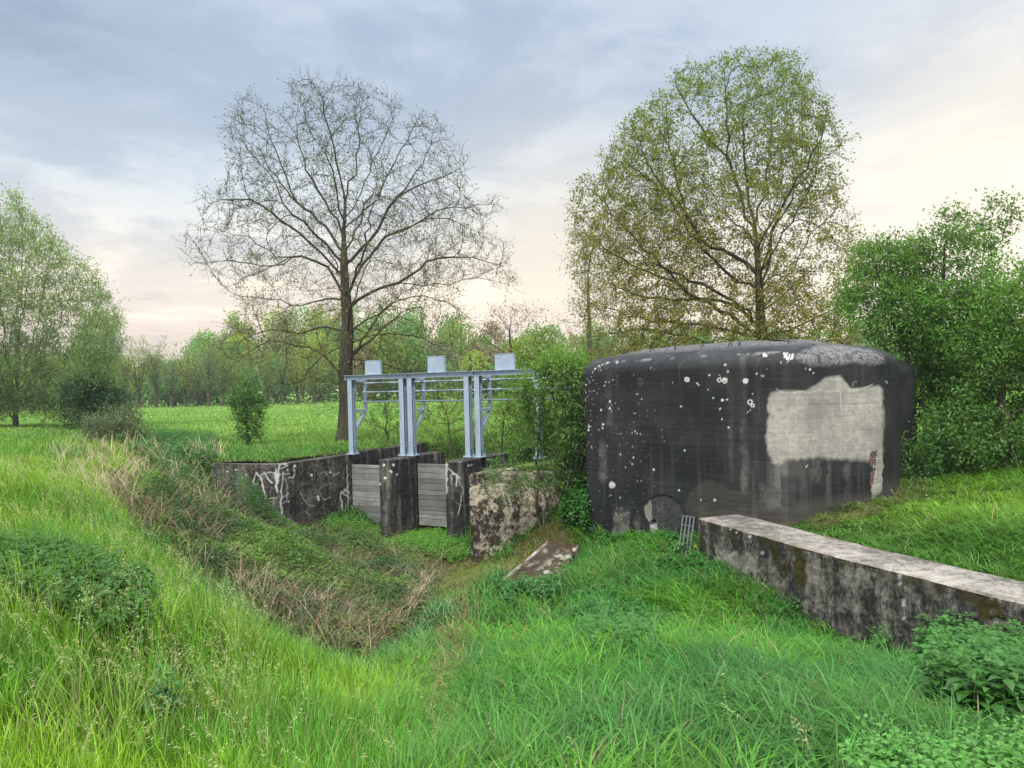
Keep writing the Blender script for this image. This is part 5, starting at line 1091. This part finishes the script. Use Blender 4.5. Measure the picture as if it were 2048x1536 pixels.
def leafy_oak():
    Y = 27.5; b = at_y(1522, 790, Y); b[2] = -.05
    tr = [b] + [at_y(px, py, Y) for px, py in ((1524, 760), (1524, 730), (1524, 700), (1524, 675), (1522, 650), (1521, 625), (1520, 600), (1518, 575), (1517, 550), (1516, 525), (1514, 500), (1511, 475), (1509, 447))]
    lm = [[(1509, 447), (1498, 390), (1492, 340), (1488, 290), (1487, 238), (1500, 170), (1510, 125)], [(1509, 447), (1530, 380), (1535, 300), (1545, 230), (1560, 140)], [(1520, 600), (1535, 540), (1542, 467), (1562, 413), (1558, 347), (1587, 288), (1617, 200)], [(1545, 470), (1575, 420), (1600, 372), (1654, 313), (1685, 300)],
          [(1511, 460), (1483, 405), (1462, 330), (1417, 276), (1383, 226), (1350, 160)], [(1462, 330), (1450, 260), (1445, 190), (1460, 130)], [(1512, 560), (1492, 530), (1446, 505), (1404, 480), (1367, 422), (1308, 347), (1267, 247)], [(1367, 422), (1350, 350), (1335, 280), (1330, 220)],
          [(1514, 590), (1492, 572), (1458, 547), (1392, 480), (1333, 388), (1270, 340), (1215, 313)], [(1510, 670), (1488, 651), (1454, 626), (1375, 584), (1320, 530), (1258, 467), (1210, 410), (1165, 365)], [(1515, 690), (1480, 670), (1400, 650), (1300, 640), (1200, 610), (1150, 560)], [(1350, 563), (1280, 540), (1210, 500), (1155, 460)],
          [(1518, 700), (1420, 685), (1310, 660), (1200, 670), (1150, 680)], [(1522, 640), (1560, 600), (1600, 560), (1640, 520), (1710, 480)], [(1524, 680), (1600, 650), (1680, 610), (1720, 590)], [(1520, 620), (1580, 540), (1620, 470), (1670, 420)], [(1524, 700), (1600, 690), (1680, 680)], [(1516, 640), (1440, 600), (1340, 600), (1240, 580), (1160, 530)]]
    poly = [(1345, 150), (1372, 140), (1400, 150), (1440, 125), (1465, 122), (1480, 150), (1510, 118), (1560, 112), (1575, 135), (1622, 155), (1630, 215), (1660, 230), (1665, 280), (1690, 300), (1680, 380), (1690, 430), (1705, 455), (1722, 500), (1722, 580), (1700, 650), (1690, 730), (1180, 730), (1150, 700), (1140, 620), (1150, 500), (1145, 440), (1160, 360), (1175, 355), (1200, 390), (1210, 310), (1235, 275), (1270, 225), (1310, 200), (1325, 215), (1350, 215)]
    make_tree('oak_tree', b, poly, Y, tr, 6500, 2.0, .30, .21, .0052, 1.93, dict(thr=.016, per=2, L=.42, up=.2, tip=.0038, spread=.75), dict(per=4, L=.10, W=.060, spread=.075, keep=.85, gap=(.40, .55), col=zc_ramp([(0, (.25, .28, .04)), (4, (.27, .26, .04)), (7, (.245, .25, .04)), (9.5, (.20, .245, .036)), (12.5, (.165, .255, .032))])),
              'dense oak in olive and bronze spring leaf, towering behind the black bunker', seed=9, wob=.09, up=.10, depth=.8, shell=.1, fl=1.3, max_nodes=20000, limbs=limb3(Y, lm, 8) + depth_limbs(Y, tr, 9, 10, 5.5, .5))
leafy_oak()
def willow_left():
    Y = 36; b = at_y(30, 850, Y); b[2] = gz(b[0], b[1]) - .05; tr = trunk_line(b, at_y(32, 790, Y), 4, .05, 21)
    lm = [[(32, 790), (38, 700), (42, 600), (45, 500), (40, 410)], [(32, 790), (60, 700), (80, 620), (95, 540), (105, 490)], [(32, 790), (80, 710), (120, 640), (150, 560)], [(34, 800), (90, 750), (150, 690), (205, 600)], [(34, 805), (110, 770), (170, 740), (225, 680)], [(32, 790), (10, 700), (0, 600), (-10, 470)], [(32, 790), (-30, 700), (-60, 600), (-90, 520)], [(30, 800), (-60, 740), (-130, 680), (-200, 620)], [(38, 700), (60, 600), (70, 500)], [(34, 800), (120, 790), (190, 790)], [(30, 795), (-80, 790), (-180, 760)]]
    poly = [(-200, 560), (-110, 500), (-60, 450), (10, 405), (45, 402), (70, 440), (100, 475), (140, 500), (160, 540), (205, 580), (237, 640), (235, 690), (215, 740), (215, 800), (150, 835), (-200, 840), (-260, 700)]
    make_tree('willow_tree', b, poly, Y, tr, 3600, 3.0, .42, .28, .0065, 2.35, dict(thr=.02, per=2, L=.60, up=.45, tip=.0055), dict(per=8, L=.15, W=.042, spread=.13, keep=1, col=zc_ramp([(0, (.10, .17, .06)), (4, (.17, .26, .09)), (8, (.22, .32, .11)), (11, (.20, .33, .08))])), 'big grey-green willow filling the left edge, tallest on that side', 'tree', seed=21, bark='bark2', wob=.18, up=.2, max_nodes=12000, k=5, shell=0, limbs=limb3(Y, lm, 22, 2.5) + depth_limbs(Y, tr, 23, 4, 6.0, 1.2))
    Y = 33; b = at_y(190, 850, Y); b[2] = gz(b[0], b[1]); tr = trunk_line(b, at_y(180, 760, Y), 5, .1, 3)
    make_tree('willow_bush', b, [(120, 760), (130, 700), (180, 640), (215, 640), (237, 680), (225, 720), (236, 780), (240, 840), (100, 845)], Y, tr, 700, 3, .36, .25, .006, .07, dict(thr=.05, per=3, L=.5, up=.35, tip=.005), dict(per=6, L=.12, W=.036, spread=.1, col=(.17, .30, .08)), 'thin-stemmed grey-green willow bush right beside the big willow', 'bush', seed=31, bark='bark2', up=.25, k=5, fl=1)
willow_left()
def shrub(kind, bx, by, Y, poly, na, seed, col, label, cat='bush', per=6, L=.08, W_=.05, spread=.1, rb=.05, twigL=.35, bark='bark', up=.12, keep=1, step=.18, dk=.28, stems=1, tw=3, group=None, sw=10, topf=.5, di=2.2, limbs=None, gap=None, mn=6000):
    b = at_y(bx, by, Y); b[2] = gz(b[0], b[1]) - .04; top = at_y(bx, by, Y); cyy = min(p[1] for p in poly); g = np.random.RandomState(seed)
    tr = trunk_line(b, at_y(bx + g.uniform(-sw, sw), by + (cyy - by) * topf, Y), max(4, int(abs(cyy - by) * topf * Y / F / step)), .05, seed)
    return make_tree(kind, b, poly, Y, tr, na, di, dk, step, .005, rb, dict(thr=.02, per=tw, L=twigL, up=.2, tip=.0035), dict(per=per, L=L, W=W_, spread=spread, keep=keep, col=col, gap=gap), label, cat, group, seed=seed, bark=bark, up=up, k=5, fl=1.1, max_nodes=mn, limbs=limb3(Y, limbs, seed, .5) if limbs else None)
# elder and hawthorn on the right
shrub('elder_bush', 1868, 955, 16.2, [(1690, 640), (1705, 560), (1722, 495), (1760, 480), (1800, 492), (1850, 500), (1862, 450), (1885, 432), (1915, 445), (1905, 500), (1935, 500), (1955, 445), (1985, 425), (2022, 450), (1985, 480), (1945, 540), (1990, 590), (2040, 650), (2048, 800), (1990, 880), (1900, 920), (1850, 830), (1835, 730), (1780, 700), (1700, 690)], 1500, 41,
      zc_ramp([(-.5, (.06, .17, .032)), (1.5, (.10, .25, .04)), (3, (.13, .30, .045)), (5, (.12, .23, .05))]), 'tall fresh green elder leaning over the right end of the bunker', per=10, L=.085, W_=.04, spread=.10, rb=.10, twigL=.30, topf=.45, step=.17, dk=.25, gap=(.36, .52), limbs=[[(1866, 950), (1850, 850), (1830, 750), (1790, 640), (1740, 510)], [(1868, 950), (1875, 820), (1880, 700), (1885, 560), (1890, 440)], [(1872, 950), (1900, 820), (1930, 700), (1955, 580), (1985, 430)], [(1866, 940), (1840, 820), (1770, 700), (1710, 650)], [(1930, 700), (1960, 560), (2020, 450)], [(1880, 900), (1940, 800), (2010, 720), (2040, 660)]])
shrub('elder_bush', 2010, 960, 14.6, [(1880, 930), (1870, 860), (1930, 780), (1935, 640), (1990, 540), (2060, 530), (2160, 520), (2240, 600), (2260, 800), (2200, 960), (1990, 960)], 1300, 42,
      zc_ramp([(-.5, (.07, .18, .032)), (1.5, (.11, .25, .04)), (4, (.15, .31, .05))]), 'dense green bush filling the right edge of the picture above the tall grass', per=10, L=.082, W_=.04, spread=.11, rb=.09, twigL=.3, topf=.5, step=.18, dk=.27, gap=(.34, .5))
shrub('elder_bush', 1850, 975, 14.2, [(1805, 950), (1815, 900), (1850, 880), (1900, 890), (1940, 900), (1950, 950), (1900, 985), (1820, 985)], 260, 43, (.08, .20, .04), 'low leafy elder shoots at the right foot of the bunker', per=6, L=.09, W_=.04, spread=.07, rb=.03, twigL=.2, step=.12, dk=.18, topf=.4)
# bushes round the bunker's left end
shrub('willow_bush', 1125, 1020, 15.6, [(1045, 790), (1052, 755), (1090, 732), (1130, 735), (1172, 718), (1175, 800), (1170, 900), (1168, 960), (1140, 1000), (1090, 990), (1055, 940), (1048, 860)], 2600, 51,
      zc_ramp([(-1, (.07, .16, .035)), (1, (.11, .23, .045)), (2.5, (.15, .29, .05))]), 'slender many-stemmed willow bush growing against the left end of the bunker', per=7, L=.10, W_=.036, spread=.08, rb=.05, twigL=.28, tw=4, bark='bark2', up=.3, topf=.6, step=.14, dk=.17, mn=14000, limbs=[[(1122, 1010), (1100, 900), (1085, 800)], [(1126, 1010), (1125, 900), (1120, 760)], [(1128, 1010), (1150, 900), (1158, 760)], [(1118, 1015), (1080, 940), (1055, 860)], [(1130, 1012), (1140, 960), (1168, 880)], [(1120, 1010), (1110, 850), (1100, 740)], [(1118, 1015), (1060, 960), (1000, 935)]])
shrub('willow_bush', 1085, 1040, 15.9, [(1050, 1010), (975, 1000), (960, 960), (990, 925), (1040, 900), (1080, 900), (1100, 950), (1090, 1000)], 300, 52, (.13, .27, .05), 'thin sapling trailing leafy twigs over the pale abutment block', 'bush', per=3, L=.06, W_=.026, spread=.05, rb=.022, twigL=.22, bark='bark2', up=.05, topf=.5, step=.14, dk=.26)
shrub('willow_bush', 1078, 985, 16.4, [(1048, 800), (1085, 780), (1112, 800), (1115, 880), (1100, 950), (1060, 940), (1044, 880)], 500, 64,
      (.12, .24, .045), 'low leafy willow shoots hiding the last post of the steel frame', per=7, L=.09, W_=.034, spread=.08, rb=.03, twigL=.25, tw=3, bark='bark2', up=.2, topf=.5, step=.13, dk=.18, mn=6000)
shrub('hazel_bush', 1095, 880, 24, [(1030, 880), (1000, 800), (1015, 740), (1040, 680), (1080, 655), (1115, 680), (1130, 720), (1165, 730), (1170, 800), (1160, 890)], 800, 53,
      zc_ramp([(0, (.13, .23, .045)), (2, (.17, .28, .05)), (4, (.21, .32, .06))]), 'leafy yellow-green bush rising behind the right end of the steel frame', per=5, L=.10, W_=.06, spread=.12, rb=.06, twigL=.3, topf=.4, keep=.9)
shrub('thorn_bush', 775, 872, 25.5, [(735, 860), (738, 820), (760, 790), (800, 800), (815, 840), (805, 875), (745, 875)], 260, 54, (.10, .19, .04), 'small dark-stemmed bush under the oak, seen through the first frame bay', per=3, L=.07, W_=.045, spread=.08, rb=.04, topf=.3, keep=.8)
shrub('thorn_bush', 905, 880, 25.0, [(820, 850), (835, 800), (880, 775), (940, 780), (960, 830), (950, 890), (870, 895), (840, 880)], 420, 55, (.20, .30, .04), 'loose twiggy bush seen through the second frame bay', per=3, L=.07, W_=.045, spread=.1, rb=.03, topf=.3, keep=.6)
shrub('thorn_bush', 995, 905, 23.0, [(960, 880), (965, 820), (985, 790), (1040, 800), (1050, 860), (1030, 910), (975, 900)], 300, 56, (.16, .30, .04), 'light green bush with reddish twigs beside the third pair of posts', per=4, L=.065, W_=.04, spread=.08, rb=.03, topf=.3)
shrub('ivy_stump', 498, 885, 26.5, [(478, 880), (470, 830), (455, 800), (480, 765), (510, 770), (530, 800), (520, 840), (518, 880), (500, 890)], 420, 57, (.10, .22, .045), 'narrow ivy-clad sapling standing alone at the meadow edge', 'tree', per=6, L=.075, W_=.055, spread=.07, rb=.07, twigL=.2, topf=.7, dk=.2, step=.14)
shrub('holly_bush', 160, 835, 33, [(115, 830), (110, 790), (130, 755), (165, 745), (205, 765), (240, 800), (262, 830), (200, 848), (120, 845)], 520, 58, (.03, .09, .035), 'very dark green rounded bush below the big willow', per=7, L=.12, W_=.08, spread=.15, rb=.06, topf=.35, dk=.35, step=.22)
shrub('bramble_bush', 235, 880, 25.5, [(165, 870), (175, 835), (215, 825), (250, 825), (262, 815), (276, 850), (300, 890), (250, 905), (200, 890)], 420, 59, (.13, .17, .09), 'grey-green brambly bush above the straw on the left bank', per=6, L=.07, W_=.05, spread=.1, rb=.03, topf=.3, dk=.22, step=.15)
shrub('weeping_birch', 1180, 790, 62, [(1125, 640), (1128, 520), (1150, 470), (1200, 440), (1260, 470), (1270, 640), (1200, 760), (1130, 740)], 500, 60, (.16, .17, .07), 'pale weeping birch peeping out behind the left side of the bronze oak', 'tree', per=3, L=.22, W_=.07, spread=.3, rb=.25, twigL=1.2, topf=.7, dk=.8, step=.5, up=-.1, di=6)
shrub('plum_tree', 1015, 800, 48, [(955, 700), (960, 650), (985, 620), (1010, 608), (1040, 622), (1075, 618), (1098, 630), (1070, 650), (1050, 690), (1010, 720)], 420, 61, (.20, .12, .09), 'spreading bare-branched tree with purplish buds, right of the nearly bare oak', 'tree', per=3, L=.13, W_=.08, spread=.2, rb=.18, twigL=.7, topf=.5, dk=.5, step=.35, keep=.5, di=5)

# pollards and far wood ------------------------------------------------------
def pollard(seed, sparse=1.0):
    g = np.random.RandomState(seed); P = [np.array([0, 0, -.1]), np.array([g.normal() * .05, 0, .8]), np.array([g.normal() * .08, 0, 1.7])]; par = [-1, 0, 1]
    for i in range(30):
        a = g.uniform(0, 6.28); sp = g.uniform(.05, .50) ; d = np.array([math.cos(a) * sp, math.sin(a) * sp, 1.0]); p = P[2].copy(); pr = 2; L = g.uniform(4.0, 6.8)
        for k in range(5): p = p + d * L / 5; d = d + g.normal(size=3) * .06; P.append(p.copy()); par.append(pr); pr = len(P) - 1
    P = np.array(P); par = np.array(par); r = np.full(len(P), .028); r[0], r[1], r[2] = .26, .22, .28; r[3:] = .028 * (1 - np.clip((P[3:, 2] - 1.7) / 7.5, 0, .7))
    P2, par2, r2, tw = add_twigs(P, par, r, .2, 2, .7, seed + 1, .6, .4, 0, 2, .012); V, Q = tubes(P2, par2, r2, 7); nodes = np.concatenate(tw); D = P2[nodes] - P2[par2[nodes]]
    base = np.array([(.22, .31, .09), (.30, .38, .06), (.19, .28, .10)][seed % 3]); v, q, c = leaf_cloud(P2[nodes], D, 4, .22, .11, base, .30, seed + 2, keep=.7 * sparse); return V, Q, v, q, c
arch = [pollard(70), pollard(71), pollard(72)]; pmesh = {}
PX = [(250, 700, 1), (278, 690, 0), (312, 694, 1), (345, 715, 1), (371, 700, 0), (394, 718, 2), (419, 690, 1), (446, 708, 2), (470, 715, 0), (535, 700, 2), (565, 712, 1), (595, 700, 0), (628, 712, 2)]
ORD = ['first', 'second', 'third', 'fourth', 'fifth', 'sixth', 'seventh', 'eighth', 'ninth', 'tenth', 'eleventh', 'twelfth', 'thirteenth']
for i, (px, topy, a) in enumerate(PX):
    Y = 98 - .028 * (px - 278) * .6 + (i % 3) * 1.2; p = at_y(px, 815, Y); p[2] = gz(p[0], p[1]); root = empty('pollard_willow', p, '%s pollard willow from the left in the row at the far edge of the meadow' % ORD[i], 'tree', 'pollard willows along the meadow edge')
    if a not in pmesh:
        V, Q, v, q, c = arch[a]; t = mesh_np('trunk', V, [Q], M['bark'], smooth=True); cr = mesh_np('crown', v, [q], M['fol'], cols={'col': c}); pmesh[a] = (t.data, cr.data)
        t.parent = root; cr.parent = root
    else:
        for nm, me in zip(('trunk', 'crown'), pmesh[a]): o = bpy.data.objects.new(nm, me); COL.objects.link(o); o.parent = root
    s = (at_y(px, topy, Y)[2] - p[2]) / 8.1; root.scale = (s, s, s); root.rotation_euler = (0, 0, i * 2.4)
def far_wood():
    """the wood behind reads as one mass: many crowns of different green, each with stems"""
    g = np.random.RandomState(88); LV = []; LQ = []; LC = []; o = 0; P = []; par = []; R = []
    skyx = [-300, 150, 230, 290, 340, 395, 430, 470, 520, 560, 620, 680, 760, 860, 950, 1000, 1060, 1130, 1200, 1400, 1650, 1800, 2300]; skyy = [700, 700, 700, 706, 702, 678, 640, 626, 640, 618, 612, 600, 606, 622, 645, 662, 668, 660, 650, 660, 660, 640, 640]
    pal = [(.15, .29, .06), (.21, .33, .06), (.18, .23, .09), (.11, .24, .06), (.28, .37, .06), (.22, .21, .10), (.13, .31, .07), (.16, .20, .09)]
    rows = [(150, 0, 44), (132, 26, 46), (117, 62, 40), (106, 88, 34)]
    for (Y, drop, cnt) in rows:
        for j in range(cnt):
            px = -250 + (2500 / cnt) * (j + g.uniform(-.4, .4)); 
            ty = np.interp(px, skyx, skyy) + drop * g.uniform(.7, 1.2) + g.uniform(-5, 10)
            ty = max(ty, 722) if 225 < px < 350 else ty; yy = Y + g.uniform(-5, 5); top = at_y(px, ty, yy); H = max(3.0, top[2] + 1.3); w = g.uniform(2.6, 4.4) * (H / 13) ** .5; bx = top[0]; lo = H * g.uniform(.02, .16)
            n = 3300; d = g.normal(size=(n, 3)); d /= np.linalg.norm(d, axis=1)[:, None]; rad = g.uniform(.35, 1, n) ** .5; c = d * rad[:, None] * np.array([w, w, (H - lo) / 2]) + [bx, yy, (H + lo) / 2]
            nn = fbm(c[:, 0] * .55, c[:, 1] * .55, c[:, 2] * .55, 3); k = nn > .39 + .05 * (rad > .85); c = c[k]; m = len(c); col = np.array(pal[g.randint(len(pal))]); 
            pass
            cc = jit(np.tile(col, (m, 1)) * (.8 + .5 * fbm(c[:, 0] * .9, c[:, 1] * .9, c[:, 2] * .9, 2)[:, None]), m, .2)
            v, q, cc = leaves(c, g.normal(size=(m, 3)), g.normal(size=(m, 3)) + [0, 0, .8], g.uniform(.28, .55, m), g.uniform(.2, .4, m), cc); LV.append(v); LQ.append(q + o); LC.append(cc); o += len(v)
            b0 = len(P); P.append([bx, yy, -.2]); par.append(-1); R.append(.22); P.append([bx + g.normal() * .3, yy, H * .5]); par.append(b0); R.append(.14); P.append([bx + g.normal() * .6, yy, H * .93]); par.append(b0 + 1); R.append(.05)
            for q_ in range(2):
                z = H * g.uniform(.2, .7); P.append([bx, yy, z]); par.append(-2); R.append(.08); a = g.uniform(0, 6.28); P.append([bx + math.cos(a) * w * .8, yy + math.sin(a) * w * .8, z + H * .28]); par.append(len(P) - 2); R.append(.031)
    # undergrowth closing the foot of the wood
    n = 42000; x = g.uniform(-85, 110, n); y = g.uniform(103, 112, n); h = (2.0 + 4.5 * fbm(x * .12, y * .1, 5)) ; z = g.uniform(0, 1, n) ** .8 * h; c = np.c_[x, y, z]; v, q, cc = leaves(c, g.normal(size=(n, 3)), g.normal(size=(n, 3)) + [0, 0, .8], g.uniform(.3, .6, n), g.uniform(.25, .45, n), jit(lerp((.06, .13, .04), (.12, .24, .05), fbm(x * .2, y * .2, 2)[:, None]), n, .2)); LV.append(v); LQ.append(q + o); LC.append(cc); o += len(v)
    P = np.array(P, float); par = np.array(par); R = np.array(R); seg = np.where(par >= 0)[0]; tV = []; tQ = []; k = 4; t = np.arange(k) * 2 * np.pi / k
    a, b = P[par[seg]], P[seg]; ring = np.stack([np.cos(t), np.sin(t), 0 * t], -1); V = np.concatenate([a[:, None] + R[par[seg]][:, None, None] * ring, b[:, None] + R[seg][:, None, None] * ring], 1).reshape(-1, 3); bb = (np.arange(len(seg)) * 2 * k)[:, None]; j = np.arange(k)
    Q = np.stack([bb + j, bb + (j + 1) % k, bb + k + (j + 1) % k, bb + k + j], -1).reshape(-1, 4)
    LV.append(V); LQ.append(Q + o); LC.append(np.tile((.055, .045, .035), (len(V), 1)))
    ob = mesh_np('woodland', np.concatenate(LV), [np.concatenate(LQ)], M['fol'], cols={'col': np.concatenate(LC)}); tag(ob, 'mixed spring woodland closing the far side of the meadow', 'wood', None, 'stuff')
far_wood()
def dandelion():
    p = at_y(1391, 1094, 11.9); z = gz(p[0], p[1]); root = empty('dandelion', (p[0], p[1], z), 'single yellow dandelion flower beside the small steel ladder', 'flower')
    m = MB(); m.tube([(p[0], p[1], z), (p[0] + .01, p[1], p[2])], .004, 5); m.build('stalk', plain('stalk_green', (.10, .2, .05)), root); n = 60; a = np.arange(n) * 2.4; D = np.c_[np.cos(a), np.sin(a), np.linspace(1.2, .05, n)]
    v, q, c = leaves(np.tile(p, (n, 1)), D, np.tile([0, 0, 1.0], (n, 1)), .03, .01, np.tile((.85, .60, .01), (n, 1))); mesh_np('petals', v, [q], M['fol'], cols={'col': c}, parent=root)
dandelion()

def haze():
    b = MB(); b.box((0, 320, 8.5), (1, 0, 0), (0, 1, 0), (0, 0, 1), (610, 390, 12.5)); t = NT('evening_air'); v = t.n('ShaderNodeVolumePrincipled'); v.inputs['Color'].default_value = (.93, .95, 1, 1); v.inputs['Density'].default_value = HAZE; v.inputs['Anisotropy'].default_value = .2
    t.l(v.outputs[0], t.out.inputs['Volume']); o = b.build('haze', t.m); tag(o, 'thin pale haze over the meadow', 'haze', None, 'stuff')
HAZE = .0005
haze()

def blossoms():
    P = patch([[(135, 1265), (185, 1255), (190, 1285), (140, 1290)], [(225, 1210), (275, 1205), (280, 1230), (235, 1235)]], 16, -5.5, -1.5, 4, 8); n = len(P); idx = np.repeat(np.arange(n), 7); c = P[idx] + RNG.normal(size=(len(idx), 3)) * .02 + np.array([0, 0, 1]) * RNG.uniform(.24, .34, n)[idx][:, None]; v, q, cc = leaves(c, rdir(len(idx)), rdir(len(idx)), .016, .012, jit((.60, .60, .34), len(idx), .12))
    st = blades(P, np.full(n, .4), RNG.uniform(0, 6, n), np.full(n, .03), np.full(n, .03), np.full(n, .006), jit((.10, .2, .05), n), None, 2); V, f, C = join([(v, q, None, cc), st]); o = mesh_np('blossoms', V, f, M['fol'], cols={'col': C}); tag(o, 'cream blossoms at the lower edge of the left nettle bed', 'flowers', None, 'stuff')
blossoms()
